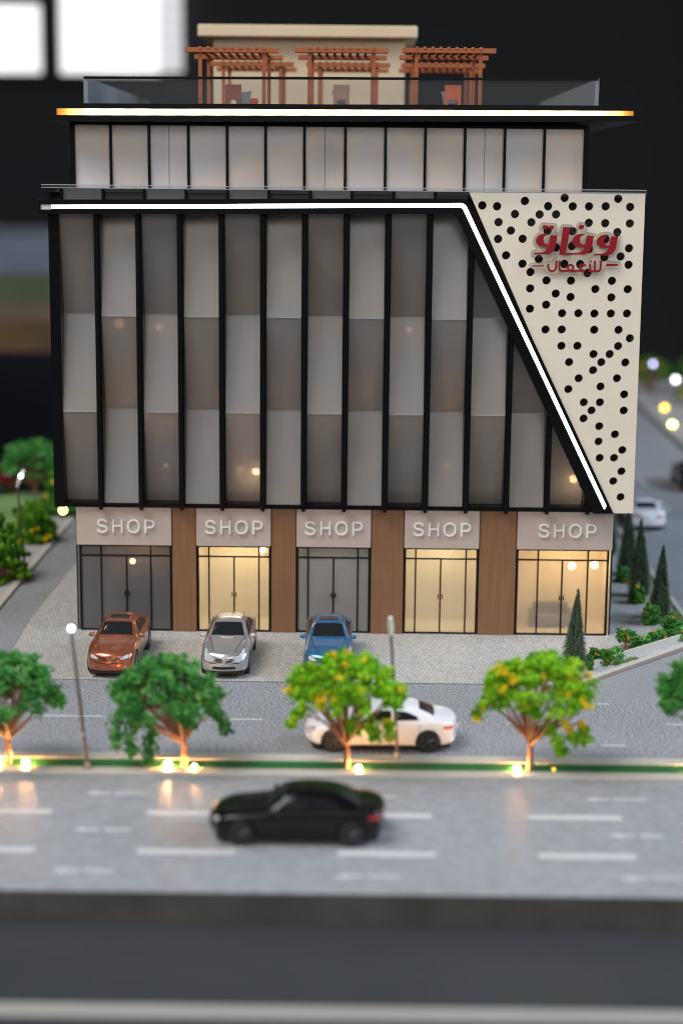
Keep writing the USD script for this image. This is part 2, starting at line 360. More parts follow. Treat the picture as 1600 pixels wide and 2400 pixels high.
# ------------------------------------------------------------------ the setting
G = 0.0
base_poly = Polygon([(-520, -356), (520, -356), (620, 1250), (120, 1250), (120, 420), (-520, 420)])
bb = struct('base_board', ext_xy(base_poly, -12, -0.4), M['concrete_edge'])
board_edge_gap = None
front_road = struct('front_road', box(-519.5, 519.5, -355.8, -235.6, -0.5, 0.0), M['front_asphalt'])
# rear road joins the streets on both sides of the building
rear = Polygon([(-519, -209), (519, -209), (519, -96), (519, -60), (300, -12), (300, 300), (325, 1249), (200, 1249), (196, 500), (196, 0), (184, -24), (117, -96.4), (-143, -96.4), (-160, -94), (-172, -84), (-179.5, -56), (-182.3, 0), (-182.6, 30), (-182.1, 70), (-180, 171), (-179, 419), (-204, 419), (-204, -30), (-215, -70), (-240, -96), (-519, -96)])
road = struct('rear_road', ext_xy(rear, -0.5, 0.0), M['asphalt'])
court = Polygon([(-143, -96), (117, -96), (180, -24), (192, 0), (192, 400), (-179, 400), (-179.6, 171), (-181.7, 70), (-182.2, 30), (-181.9, 0), (-179.2, -56), (-171.7, -83.6), (-160, -93.6)])
forecourt = struct('forecourt', ext_xy(court, -0.5, 0.35), M['pavers'])
struct('left_sidewalk', [box(-518, -209, -90, 419, -0.5, 1.2)], M['sidewalk'])
struct('left_kerb', box(-208.8, -204.2, -60, 419, -0.5, 1.8, 0.3), M['kerb'])
struct('lawn', box(-517, -224, 100, 418, 1.2, 1.7), M['turf_pale'])
struct('right_sidewalk', ext_xy(Polygon([(306, -8), (518, -50), (560, 1248), (331, 1248), (306, 300)]), -0.5, 1.4), M['sidewalk'])
# central reservation: two kerbs and a flocked strip
struct('median_kerb', box(-519, 519, -217.4, -209.2, -0.5, 1.3, 0.35), M['kerb'])
struct('median_kerb', box(-519, 519, -235.4, -228.4, -0.5, 1.3, 0.35), M['kerb'])
tag(obj('grass_strip', box(-519, 519, -228.3, -217.5, -0.5, 0.8), M['grass']), 'narrow strip of dark green flock grass between the two pale median kerbs', 'grass', kind='stuff')


def dash(parent, x0, x1, y0, y1, z=0.0):
    obj('lane_dash', box(x0, x1, y0, y1, z - 0.05, z + 0.06), M['white_print'], parent)


def arrow(parent, x0, x1, yc, z=0.0):
    s = 1.0
    head = Polygon([(x0, yc), (x0 + 5.5, yc - 2.4), (x0 + 5.5, yc - 0.9), (x0 + 10.5, yc - 0.9), (x0 + 10.5, yc + 0.9), (x0 + 5.5, yc + 0.9), (x0 + 5.5, yc + 2.4)])
    tail = Polygon([(x0 + 12.5, yc - 1.0), (x1, yc - 0.8), (x1, yc + 0.8), (x0 + 12.5, yc + 1.0)])
    obj('lane_arrow', ext_xy(unary_union([head, tail]), z - 0.05, z + 0.06), M['white_print'], parent)


for k in range(-3, 6):
    dash(front_road, -78.8 + 75.4 * (k - 1) - 1.2, -78.8 + 75.4 * (k - 1) + 36.3, -281.2, -276.4)
    dash(front_road, -79.1 + 75.0 * (k - 1), -79.1 + 75.0 * (k - 1) + 36.6, -321.0, -316.3)
for x0, x1, yc in ((-108.2, -84, -257), (-107, -84.2, -297.4), (-108.4, -84.6, -337.8), (95.9, 121.7, -257.7), (100, 121.8, -297.6), (-5.4, 19.1, -340.1), (98.1, 120.8, -338.6), (-4.5, 20, -257.3), (-3.5, 20, -297.5), (-212, -187, -257), (-211, -187, -297), (203, 228, -257.7), (203, 228, -297.6)):
    arrow(front_road, x0, x1, yc)
for x0, x1, yc in ((-148.5, -115.3, -154.8), (-68.7, -40.6, -157), (6, 32, -157), (73, 94.5, -158.5), (115, 124.9, -126.7), (147.4, 172, -157.4), (102.9, 109, -188.5), (113, 123.7, -188.8), (-230, -196, -154.5)):
    dash(road, x0, x1, yc - 0.75, yc + 0.75)
for k in range(7):
    obj('lane_dash', box(243.0, 245.0, 40 + 110 * k, 90 + 110 * k, -0.05, 0.06), M['white_print'], road)

# the table under the board, with a pale strip along it
struct('tabletop', box(-1100, 1100, -1500, 425, -32, -12.05), M['table'])
tb = obj('table_strip', box(-1100, 1100, -427.0, -417.6, -12.0, -11.2, 0.3), M['table_trim']); tag(tb, kind='structure')
struct('room_floor', box(-6000, 6000, -5000, 3600, -860, -850), M['room_floor'])
wall = struct('backdrop_wall', box(-6000, 6000, 3520, 3600, -850, 2600), M['backdrop'])

# window on the far wall, out of focus
w = thing('window', 'bright overexposed window with two panes on the dark far wall', 'window', (0, 3520, 0))
obj('pane', box(-1080, -787, -6, -1, 502, 668), M['window_glow'], w)
obj('pane', box(-741, -492, -6, -1, 502, 1100), M['window_glow'], w)
obj('frame', [box(-1100, -480, -20, -6.5, 470, 501), box(-786, -742, -24, -6.5, 501, 1100), box(-1100, -787, -22, -6.5, 669, 700)], M['black_matt'], w)
cu = thing('curtain', 'sheer white curtain hanging at the right side of the bright window', 'curtain', (-461, 3480, 0))
fold = [(x, 5 * math.sin(x * 0.7)) for x in np.linspace(-27, 27, 60)]
fp = LineString(fold).buffer(1.2)
obj('fabric', ext_xy(fp, 505, 1100), M['curtain_glow'], cu)
obj('curtain_rail', tube([(-40, 0, 1101), (40, 0, 1101)], 5), M['metal'], cu)

# another exhibit table far behind on the left, only a blur of bands
M['band_blue'] = principled('blue_grey_cloth', lin(112, 122, 136), 0.6, var=0.1, scale=12)
M['band_green'] = principled('olive_felt', lin(92, 98, 70), 0.8, var=0.1, scale=12)
M['band_tan'] = principled('tan_board', lin(116, 96, 78), 0.7, var=0.1, scale=12)
M['band_brown'] = principled('brown_board', lin(112, 82, 50), 0.6, color2=lin(86, 68, 46), scale=9)
t = thing('exhibit_table', 'out of focus exhibition table with banded blue, green and brown front', 'table', (-700, 2000, 0))
obj('table_top', box(-500, 330, 0, 700, 128, 146), M['band_blue'], t)
obj('front_panel', box(-498, 328, -4, 12, 88, 127.6), M['band_blue'], t)
obj('front_panel', box(-498, 328, -8, 12, 36, 87.6), M['band_green'], t)
obj('front_panel', box(-498, 328, -12, 12, 8, 35.6), M['band_tan'], t)
obj('front_panel', box(-498, 328, -16, 12, -44, 7.6), M['band_brown'], t)
for sx in (-480, 300):
    for sy in (30, 660):
        obj('leg', box(sx - 12, sx + 12, sy - 12, sy + 12, -850, 128 if sy > 100 else -44), M['black_matt'], t)

# ------------------------------------------------------------------ the building
B = thing('office_building', 'model office block with frosted panes, black fins, shops below and roof terrace', 'building', (0, 0, 0))
DEEP = 290.0
# ground floor: shops
shop_x = [(-151.2, -98.9), (-85.4, -44.3), (-30.4, 10.6), (28.8, 70.0), (90.6, 143.0)]
pier_x = [(-98.6, -85.6), (-44.0, -30.7), (10.9, 28.5), (70.3, 90.3)]
frames = [[-149.4, -138.1, -124.1, -110.7, -99.6], [-84.7, -78.6, -64.7, -51.0, -44.9], [-29.8, -23.9, -9.9, 3.5, 9.9], [29.4, 35.4, 49.2, 63.1, 69.4], [91.3, 102.8, 116.2, 130.2, 141.2]]
lit = [0.10, 1.0, 0.3, 1.0, 0.8]
sign_x = [-139.6, -80.4, -25.7, 33.6, 102.2]
ZF, ZT = 49.3, 70.6
for x0, x1 in pier_x:
    obj('pier', box(x0, x1, -1.2, 44, 0.36, ZT, 0.25), M['wood'], B)
M['inner'] = principled('shop_interior', lin(228, 216, 188), 0.7, var=0.04, scale=30)
M['inner_grey'] = principled('grey_shop_interior', lin(120, 120, 122), 0.7, var=0.06, scale=30)  # darker copy of the room colour for the unlit shops
for i, ((x0, x1), fr) in enumerate(zip(shop_x, frames)):
    S = UsdGeom.Xform.Define(stage, f'{B.GetPath()}/{numbered(str(B.GetPath()), "shop_sign")}').GetPrim()
    obj('panel', box(x0 + 0.1, x1 - 0.1, -2.2, 3, ZF, ZT, 0.2), M['taupe'], S)
    xs = sign_x[i] + 0.0
    for ch, ox, wd in (('S', 0, 5.8), ('H', 8.5, 5.6), ('O', 16.5, 7.0), ('P', 26.0, 5.6)):
        tm = meshkit.text_mesh(ch, 7.5, 1.1)
        b = tm.bounds; tm.apply_translation((-b[0][0], 0, 0)); tm.apply_scale((wd / (b[1][0] - b[0][0]), 1, 1))
        v = tm.vertices; tm.vertices = np.stack([v[:, 0] + xs + ox, -2.3 - v[:, 2], v[:, 1] + 56.4], 1)
        obj('letter', tm, M['letter'], S, smooth=35)
    F = UsdGeom.Xform.Define(stage, f'{B.GetPath()}/{numbered(str(B.GetPath()), "shopfront")}').GetPrim()
    a, b_, c, d, e = fr
    hw = 0.42
    zt = 43.0
    parts = [box(v - hw * (1.5 if q in (0, 4) else 1), v + hw * (1.5 if q in (0, 4) else 1), 0.0, 1.5, 1.25, 48.7) for q, v in ((0, a), (1, b_), (3, d), (4, e))]
    parts += [box(c - hw, c + hw, 0.0, 1.5, 1.25, zt - hw), box(a - 0.6, e + 0.6, -0.1, 1.6, 48.3, ZF - 0.05), box(a - 0.6, e + 0.6, -0.12, 1.62, 0.36, 1.24)]
    for p, q in ((a, b_), (b_, d), (d, e)):
        parts.append(box(p + hw, q - hw, 0.05, 1.45, zt - hw, zt + hw))
    obj('frame', parts, M['black_matt'], F)
    pm = M['pane_shop'] if lit[i] > 0.5 else M['pane_half_lit'] if i == 2 else M['pane_unlit']
    for p, q, r, s_ in ((a, b_, 1.3, zt - .45), (b_, c, 1.3, zt - .45), (c, d, 1.3, zt - .45), (d, e, 1.3, zt - .45), (a, b_, zt + .45, 48.2), (b_, d, zt + .45, 48.2), (d, e, zt + .45, 48.2)):
        obj('pane', box(p + hw + .02, q - hw - .02, 0.55, 1.05, r, s_), pm, F)
    for sx in (-1, 1):
        obj('door_handle', box(c + sx * 1.1 - .28, c + sx * 1.1 + .28, -0.5, 0.5, 20.4, 22.9, 0.1), M['black_matt'], F)
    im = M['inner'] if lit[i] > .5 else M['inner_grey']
    dp = 30
    room = [box(x0, x0 + .7, 1.7, dp, .36, 50), box(x1 - .7, x1, 1.7, dp, .36, 50), box(x0, x1, dp, dp + .8, .36, 50.4), box(x0 + .7, x1 - .7, 1.7, dp, .36, .9), box(x0, x1, 3.05, dp, 50.02, 50.8)]
    obj('shop_room', room, im, B)
    if lit[i] > .2:
        obj('ceiling_lamp', box((x0 + x1) / 2 - 12, (x0 + x1) / 2 + 12, 10, 20, 49.2, 49.9), emit('added_shop_fill', (1.0, 0.94, 0.84), 4.5) if i == 2 else M['shop_lamp'] if i != 4 else emit('shop_lamp_amber', (1.0, 0.78, 0.46), 8.0), B)  # the third shop's light is added only to brighten its dim room
# bulbs behind the shop glass
for px, pz, r in ((-121.2, 39.0, 1.7), (-49.0, 46.0, 1.6), (121.9, 38.9, 2.1), (134.4, 39.6, 2.1)):
    obj('indoor_bulb', ball((px, 4.0, pz), r), M['led_bulb_in'], B, smooth=True)
obj('ground_floor_core', box(-150.5, 143.5, 31.5, DEEP, 0.36, 70.5), M['black_matt'], B)
obj('side_wall', box(143.1, 143.9, 1.7, 31.4, 0.36, 70.5), M['black_matt'], B)
obj('side_wall', box(-152.0, -151.3, 1.7, 31.4, 0.36, 70.5), M['black_matt'], B)
obj('soffit', box(-159.5, 148, -3.0, DEEP, 70.7, 72.2), M['black'], B)

# upper block: panes that lean in and out by turns between black fins
def fin_x(k):
    return -4.4 + 22.03 * (k - 7)
region = Polygon([(-157, 72.6), (-157, 233), (54, 234.5), (57, 232), (134.5, 73.0), (134.5, 72.6)])
ZL = [72.8, 123.6, 175.2, 232.0]      # joints between the rows, from below
OUT, IN = -4.6, 5.6
for k in range(-0, 14):
    xa, xb = fin_x(k) + 1.55, fin_x(k + 1) - 1.55
    for j in range(3):
        z0, z1 = ZL[j] + .25, ZL[j + 1] - .25
        part = sbox(xa, z0, xb, z1).intersection(region)
        if part.is_empty or part.area < 2:
            continue
        row = 2 - j                                       # 0 = top row
        top_out = (k + row) % 2 == 0
        y_top, y_bot = (OUT, IN) if top_out else (IN, OUT)
        m = ext_xz(part, 0.0, 0.9)
        v = m.vertices.copy(); s = (v[:, 2] - ZL[j]) / (ZL[j + 1] - ZL[j]); v[:, 1] += y_bot + s * (y_top - y_bot); m.vertices = v
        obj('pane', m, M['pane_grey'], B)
    for j in (1, 2):                                      # clear acrylic joints that catch the light
        part = sbox(xa, ZL[j] - .22, xb, ZL[j] + .22).intersection(region)
        if part.is_empty or part.area < .5:
            continue
        row_above = 2 - j
        y = IN if (k + row_above) % 2 == 0 else OUT
        obj('pane_joint', ext_xz(part, y - .45, y + 1.0), M['joint'], B)
for k in range(0, 15):
    x = fin_x(k)
    body = sbox(x - 1.7, 71.0, x + 1.7, 233).intersection(region.buffer(1.5, join_style=2))
    rib = sbox(x - 0.95, 70.2, x + 0.95, 233).intersection(unary_union([region.buffer(1.0), sbox(-200, 69, 131, 73)]))
    if k == 0:
        body = sbox(x - 3.6, 71, x + 2.05, 233)
    if body.is_empty or body.area < 3:
        continue
    m = [ext_xz(body, -5.6, 9.0)]
    if k > 0:
        m.append(ext_xz(rib, -8.2, -5.35))
    obj('fin', m, M['black'], B)
obj('bottom_rail', box(-157, 134, -5.0, 5.0, 71.9, 73.4), M['black'], B)
obj('upper_core', box(-159, 147.5, 17, DEEP, 72.3, 236), principled('office_interior', lin(176, 162, 144), 0.7, color2=lin(90, 86, 82), scale=18), B)
obj('side_wall', box(-162.2, -160.8, -5, DEEP, 70.6, 240), M['black'], B)
obj('side_wall', box(149.2, 151.0, -7.4, DEEP, 72.1, 241.6), M['cream_edge'], B)
M['dim_bulb'] = emit('dim_bulb', (1.0, 0.50, 0.16), 5.0)  # glowing balls added to make warm smears in the panes
for bx, bz, r, m in ((-53.2, 89.1, 2.1, 'led_bulb_in'), (121.8, 86.8, 2.1, 'led_bulb_in'), (-127.5, 170.0, 2.9, 'dim_bulb'), (-62, 90, 2.4, 'dim_bulb'), (-103, 92, 1.5, 'dim_bulb'), (-106, 168, 2.0, 'dim_bulb'), (52, 93, 1.4, 'dim_bulb'), (30, 168, 1.7, 'dim_bulb')):
    obj('indoor_bulb', ball((bx, 10.5, bz), r, 2), M[m], B, smooth=True)
for z in (123.4, 175.0):
    obj('floor_slab', box(-158.5, 147, 10.2, 16.95, z - .6, z + .6), M['grey_panel_dark'], B)

# black band with the white light strip
band = Polygon([(-166.2, 236.1), (56.0, 238.8), (58.2, 238.0), (59.9, 236.2), (141.4, 71.7), (130.4, 71.6), (53.0, 229.6), (52.2, 230.4), (50.7, 230.7), (-166.3, 228.6)])
led = Polygon([(-159.5, 233.45), (55.4, 236.45), (57.0, 235.9), (58.2, 234.7), (137.4, 75.9), (136.7, 74.1), (136.1, 74.1), (56.2, 233.5), (55.4, 233.9), (54.4, 234.1), (-159.5, 231.35)])
stub = Polygon([(-164.8, 233.6), (-159.6, 233.7), (-159.6, 231.1), (-164.9, 231.0)])
Bd = UsdGeom.Xform.Define(stage, f'{B.GetPath()}/light_band').GetPrim()
obj('band_frame', ext_xz(band.difference(unary_union([led.buffer(.02), stub.buffer(.02)])), -12.0, -4.5), M['black'], Bd)
obj('band_back', ext_xz(band.buffer(-.25), -9.3, -5.2), M['black_matt'], Bd)
obj('light_strip', ext_xz(led, -10.9, -9.4), M['led_white'], Bd)
obj('unlit_strip_end', ext_xz(stub, -11.2, -9.4), M['letter'], Bd)

# perforated cream panel
HOLES = [(66.5, 235.3), (74.2, 234.9), (88.7, 237.8), (83.7, 231.0), (100.9, 235.2), (96.6, 230.9), (105.2, 231.0), (109.4, 239.6), (113.8, 235.2), (122.3, 235.3), (131.0, 235.4), (137.4, 239.4), (143.8, 235.2), (75.2, 226.7), (81.8, 222.4), (92.4, 226.8), (122.5, 226.8), (131.1, 226.7), (144.0, 226.7), (75.2, 218.0), (88.1, 218.2), (101.0, 222.5), (114.2, 222.4), (137.6, 222.1), (144.1, 213.8), (131.6, 218.3), (114.1, 214.7), (105.7, 213.8), (123.0, 213.2), (139.8, 209.5), (79.6, 209.5), (88.4, 205.2), (96.9, 207.7), (131.3, 209.0), (144.2, 205.2), (92.7, 200.9), (110.4, 205.3), (118.7, 205.3), (122.8, 200.7), (101.3, 196.6), (114.2, 196.6), (135.8, 196.7), (127.2, 192.3), (144.3, 192.4), (92.8, 192.3), (106.4, 189.7), (114.3, 188.0), (135.8, 188.0), (101.5, 183.8), (93.0, 181.6), (110.1, 179.4), (118.7, 179.5), (127.2, 179.4), (135.9, 179.5), (144.4, 179.6), (101.6, 170.7), (110.2, 170.8), (127.4, 170.8), (140.3, 170.9), (146.5, 166.5), (110.3, 162.1), (118.8, 162.2), (140.4, 162.3), (127.5, 157.9), (136.1, 158.0), (114.7, 153.5), (131.8, 153.6), (144.6, 153.6), (127.6, 149.3), (120.1, 144.9), (140.5, 145.1), (114.8, 139.0), (131.9, 140.6), (144.7, 136.5), (123.3, 132.0), (131.9, 132.1), (127.6, 127.7), (144.8, 127.8), (123.5, 123.3), (132.0, 119.2), (140.6, 114.9), (132.0, 110.9), (144.9, 106.4), (132.9, 102.0), (140.6, 102.1), (144.9, 94.8), (140.7, 89.4), (145.0, 80.7)]
panel = Polygon([(59.5, 242.0), (151.4, 242.0), (152.0, 71.9), (138.4, 71.8)]).difference(band.buffer(.05))
panel = panel.difference(Polygon([(40, 238), (56.2, 238.85), (59.9, 236.0), (141.4, 71.0), (100, 71)]))
panel = panel.difference(unary_union([Point(x, z).buffer(2.22, 14) for x, z in HOLES]))
obj('perforated_panel', ext_xz(panel, -11.0, -8.6), M['cream'], B)
obj('panel_lining', ext_xz(Polygon([(62, 240), (149, 240), (149, 73), (142, 73)]), 2.0, 4.0), principled('panel_void', lin(52, 48, 40), 0.7), B)

# red raised sign on a clear backing plate
LG = UsdGeom.Xform.Define(stage, f'{B.GetPath()}/logo_sign').GetPrim()
def lp(p):                                                # sign drawing units to facade millimetres
    return (86.8 + p[0] * 58.1 / 1568 + p[1] * 0.8 / 965, 231.2 - p[1] * 35.5 / 965 + p[0] * 0.5 / 1568)
def waw(dx, dy, tail=None):
    pts = [(1250, 297), (1190, 288), (1130, 300), (1085, 335), (1062, 385), (1072, 430), (1100, 462), (1140, 475), (1228, 478), (1225, 505), (1195, 540), (1150, 557), (1036, 560), (1036, 583), (1230, 583), (1280, 565), (1318, 527), (1338, 480), (1368, 316), (1270, 312), (1247, 440), (1205, 440), (1178, 415), (1168, 372), (1183, 330), (1215, 306)]
    return Polygon([(x + dx, y + dy) for x, y in pts]).buffer(0)
def stroke(pts, wd=27, cap=2):
    return LineString(pts).buffer(wd / 2, cap_style=cap, join_style=1)
L1 = [waw(0, 0), unary_union([waw(-343, -10), Polygon([(590, 184), (690, 188), (634, 549), (740, 549), (740, 574), (538, 578)])]), waw(-856, -14),
      Polygon([(310, 156), (377, 164), (352, 216), (292, 208)]), Polygon([(400, 163), (466, 168), (448, 222), (385, 212)]), Polygon([(824, 151), (889, 160), (871, 213), (806, 209)])]
arc = lambda cx, cy, rx, ry, a0, a1, n=12: [(cx + rx * math.cos(math.radians(a)), cy + ry * math.sin(math.radians(a))) for a in np.linspace(a0, a1, n)]
L2 = [unary_union([stroke([(1131, 656), (1126, 765)] + arc(1090, 768, 34, 38, 5, 90) + [(955, 806)]), stroke([(1046, 660), (1042, 806)]), stroke([(978, 700), (978, 806)])]), stroke([(973, 680), (985, 662), (996, 676)], 14),
      unary_union([stroke([(925, 728), (880, 716)] + arc(862, 752, 32, 36, 270, 110) + [(900, 803), (560, 803)]), stroke(arc(700, 757, 40, 40, 0, 360, 24)), stroke([(547, 656), (543, 770), (556, 800), (590, 803)])]),
      stroke([(502, 656), (497, 760)] + arc(440, 762, 54, 44, 10, 170) + [(386, 704)]),
      Polygon([(158, 726), (318, 722), (318, 738), (165, 738)]), Polygon([(1210, 700), (1374, 702), (1366, 732), (1202, 736)])]
tm_ = lambda g: affinity.affine_transform(g, [58.1 / 1568, 0.8 / 965, 0.5 / 1568, -35.5 / 965, 86.8, 231.2])
glyphs = [tm_(g) for g in L1 + L2]
plate = unary_union(glyphs).buffer(1.35, 6).buffer(0.9).buffer(-0.9)
obj('backing_plate', ext_xz(plate, -12.6, -11.7), M['sign_plate'], LG)
obj('plate_edge', ext_xz(plate.exterior.buffer(.09) if plate.geom_type == 'Polygon' else unary_union([g.exterior.buffer(.09) for g in plate.geoms]), -12.65, -11.1), M['plate_edge'], LG)
for g in glyphs:
    obj('letter', ext_xz(g, -13.6, -12.65), M['red'], LG)

# parapet zone above the band: short grey panels, posts, clear shelf
for k in range(10):
    xa = -154.2 + 21.9 * k
    xb = xa + 20.2
    if xa > 60:
        break
    zlow = 236.2 + (xa + 155) * 2.6 / 211
    obj('parapet_panel', box(xa, min(xb, 59), -3.5 + (k % 2) * 1.5, -1.5 + (k % 2) * 1.5, zlow - 1.5, 242.0 - (k % 2) * 0.5), M['grey_panel'] if k % 2 == 0 else M['grey_panel_dark'], B)
    obj('parapet_post', box(xa - 1.5, xa - .2, -5, -1, zlow - 1.5, 241.9), M['black'], B)
obj('clear_shelf', box(-163.8, 151.6, -14.0, 6, 242.3, 244.0), M['acrylic'], B)
obj('shelf_edge', box(-163.8, 151.6, -14.25, -14.02, 243.72, 244.05), M['joint'], B)
obj('shelf_edge', box(-163.8, 151.6, -14.25, -14.02, 242.25, 242.5), M['joint'], B)
obj('terrace_deck', box(-158, 148, -3.4, DEEP, 240.2, 242.2), M['grey_panel_dark'], B)

# top storey
TX = [-149.9, -130.2, -109.8, -88.9, -68.3, -47.9, -27.3, -5.6, 15.7, 36.8, 57.8, 78.9, 99.9, 121.4]
for k in range(13):
    x0, x1 = TX[k] + .75, TX[k + 1] - .75
    zt = 275.3 + (x0 + 150) * 0.006
    if k in (2, 6, 10):
        xm = (x0 + x1) / 2
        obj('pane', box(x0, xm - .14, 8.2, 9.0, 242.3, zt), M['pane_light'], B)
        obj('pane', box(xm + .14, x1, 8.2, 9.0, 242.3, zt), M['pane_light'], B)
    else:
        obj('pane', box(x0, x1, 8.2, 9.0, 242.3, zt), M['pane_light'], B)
for k, x in enumerate(TX):
    wd = 1.35 if k in (0, 13) else 0.72
    sh = -0.6 if k == 0 else (0.6 if k == 13 else 0)
    obj('mullion', box(x - wd + sh, x + wd + sh, 6.6, 10.5, 242.25, 276.6), M['black'], B)
obj('top_rail', box(-151, 122.4, 6.9, 10, 275.2, 277.4), M['black'], B)
obj('top_storey_core', box(-150, 121.5, 22, DEEP - 20, 242.25, 278), principled('dim_room', lin(150, 142, 138), 0.7), B)

# roof slab: two black plates with an amber light strip between them
def plate_xz(zl0, zl1, zr0, zr1, x0, x1):
    return Polygon([(x0, zl0), (x1, zr0), (x1, zr1), (x0, zl1)])
RS = UsdGeom.Xform.Define(stage, f'{B.GetPath()}/roof_slab').GetPrim()
obj('upper_plate', ext_xz(plate_xz(283.1, 285.6, 284.4, 287.0, -160.3, 147.2), -9.0, DEEP), M['black'], RS)
obj('lower_plate', ext_xz(plate_xz(276.6, 279.5, 279.0, 281.9, -160.4, 147.4), -9.0, DEEP), M['black'], RS)
obj('light_strip', ext_xz(plate_xz(279.55, 282.95, 281.95, 284.3, -156.2, 144.2), -6.6, -5.2), M['led_amber'], RS)
obj('slab_filler', ext_xz(plate_xz(279.52, 283.0, 281.92, 284.35, -154, 142), -5.0, DEEP - 4), M['black_matt'], RS)

# roof terrace railing of clear acrylic
RL = UsdGeom.Xform.Define(stage, f'{B.GetPath()}/railing').GetPrim()
obj('glass_panel', ext_xz(plate_xz(286.0, 298.3, 287.2, 299.8, -141.6, 125.0), -2.6, -1.6), M['acrylic'], RL)
obj('top_rail', ext_xz(plate_xz(298.35, 299.7, 299.85, 301.2, -142.4, 125.9), -2.9, -1.2), M['black'], RL)
for xs_, z0, z1 in ((-142.3, 286.0, 299.4), (125.2, 287.2, 300.8)):
    obj('glass_panel', box(xs_, xs_ + 1.0, -1.0, DEEP - 10, z0, z1), clear_plastic('side_acrylic' + ('' if xs_ < 0 else '_right'), (0.86, 0.88, 0.90), haze=0.16), RL)
    obj('corner_post', box(xs_ - 0.3 if xs_ < 0 else xs_ - .9, xs_ + 1.9 if xs_ < 0 else xs_ + 1.2, -2.7, -1.05, z0 - .3, z1 + .2), M['acrylic_edge'], RL)

# penthouse at the back of the terrace
PH = UsdGeom.Xform.Define(stage, f'{B.GetPath()}/penthouse').GetPrim()
obj('wall', box(-91.0, 30.4, 200, 262, 285.5, 335.4), M['tan'], PH)
obj('roof', box(-100.0, 37.7, 190, 272, 335.5, 342.8, 0.6), M['tan'], PH)

# ------------------------------------------------------------------ on the terrace
def pergola():
    P = thing('pergola', '', 'pergola', (-65.6, 6, 286.6), 0, 'timber pergolas on the roof terrace')
    for sx in (-16.8, 16.8):
        for sy in (1.0, 55.0):
            obj('post', box(sx - 1.0, sx + 1.0, sy - 1.0, sy + 1.0, 0, 28.6), M['terracotta'], P)
    for sy in (1.0, 55.0):
        obj('beam', box(-24.6, 24.6, sy - 2.4, sy - 1.05, 26.3, 28.8, .1), M['terracotta'], P)
        obj('beam', box(-24.6, 24.6, sy + 1.05, sy + 2.4, 26.3, 28.8, .1), M['terracotta'], P)
    for k in range(9):
        x = -16.8 + 33.6 * k / 8
        obj('rafter', box(x - 0.75, x + 0.75, -1.8, 58, 28.0 if k not in (0, 8) else 27.8, 29.4, .1), M['terracotta'], P)
    return P


p0 = pergola()
tag(p0, 'front left timber pergola over the red-brown chair on the roof terrace')
copy_of(p0, 'middle front timber pergola over the faded brown chair on the terrace', (-8.0, 6, 287.0))
copy_of(p0, 'front right timber pergola over the rust orange chair, clear of the penthouse', (48.2, 6, 287.3))
copy_of(p0, 'rear left timber pergola against the tan penthouse wall, half hidden', (-61.6, 116, 286.6), scale=(1, .92, 1))
copy_of(p0, 'rear middle timber pergola against the tan penthouse, behind the middle pergola', (-5.0, 116, 286.6), scale=(1, .92, 1))
copy_of(p0, 'rear right timber pergola seen against the black background', (50.6, 116, 286.6), scale=(1, .92, 1))


def terrace_chair(label, loc, m):
    C = thing('terrace_chair', label, 'chair', loc)
    back = Polygon([(-4.3, 0), (-4.3, 10.2), (4.3, 10.2), (4.3, 0), (2.4, 0), (2.4, 2.4), (-2.4, 2.4), (-2.4, 0)])
    obj('backrest', ext_xz(back, -.8, .6), m, C)
    obj('seat', box(-3.9, 3.9, 0.65, 7.0, 2.6, 4.0, .3), m, C)
    return C


def tub_chair(label, loc, rz):
    C = thing('tub_chair', label, 'armchair', loc, rz, None)
    shell = [ext_xz(Polygon([(-3.2, .8), (-4.6, 7.4), (-3.8, 7.4), (-2.6, 2.6), (2.6, 2.6), (3.8, 7.4), (4.6, 7.4), (3.2, .8)]), -3.2, 3.0)]
    shell.append(ext_xz(Polygon([(-3.0, 2.6), (-4.0, 7.2), (4.0, 7.2), (3.0, 2.6)]), 2.2, 3.2))
    obj('shell', shell, M['grey_plastic'], C)
    obj('cushion', box(-2.5, 2.5, -3.0, 2.1, 2.62, 3.6, .3), M['grey_plastic'], C)
    for sx in (-2.2, 2.2):
        obj('leg', box(sx - .4, sx + .4, -.4, .4, 0, .8), M['grey_plastic'], C)
    return C


terrace_chair('red-brown mottled high-backed chair under the front left pergola', (-65.2, 10, 286.6), M['chair_red'])
terrace_chair('faded tan-brown high-backed chair under the middle front pergola', (-8.0, 10, 287.0), M['chair_tan'])
terrace_chair('rust orange high-backed chair under the front right pergola', (51.0, 10, 287.3), M['chair_orange'])
tub_chair('pale grey tub chair peeping out right of the red-brown terrace chair', (-61.0, 22, 286.6), 0)
tub_chair('pale grey tub chair behind the faded tan-brown terrace chair', (-8.6, 22, 287.0), 0)
tub_chair('pale grey tub chair behind the rust orange terrace chair', (50.0, 22, 287.3), 0)
st = thing('stool', 'low orange seat on the terrace right of the red-brown chair', 'stool', (-56.5, 44, 286.6))
obj('seat', box(-2.6, 2.6, -2.6, 2.6, 1.0, 4.6, .4), M['orange_plastic'], st)
obj('base', box(-2.0, 2.0, -2.0, 2.0, 0, .98), M['grey_plastic'], st)

# sofa seen dimly through the right-hand shop window
so = thing('sofa', 'grey sofa seen blurred through the lit right-hand shop window', 'sofa', (113, 18, 0.92))
M['sofa'] = principled('sofa_fabric', lin(104, 94, 86), 0.8)
obj('seat', box(-10, 10, -4, 4, 1, 6.5, .8), M['sofa'], so)
obj('backrest', box(-10, 10, 4.05, 6.5, 1, 13, .8), M['sofa'], so)
for sx in (-1, 1):
    obj('armrest', box(sx * 11.3 - 1.25, sx * 11.3 + 1.25, -4, 6, 0, 9.5, .6), M['sofa'], so)

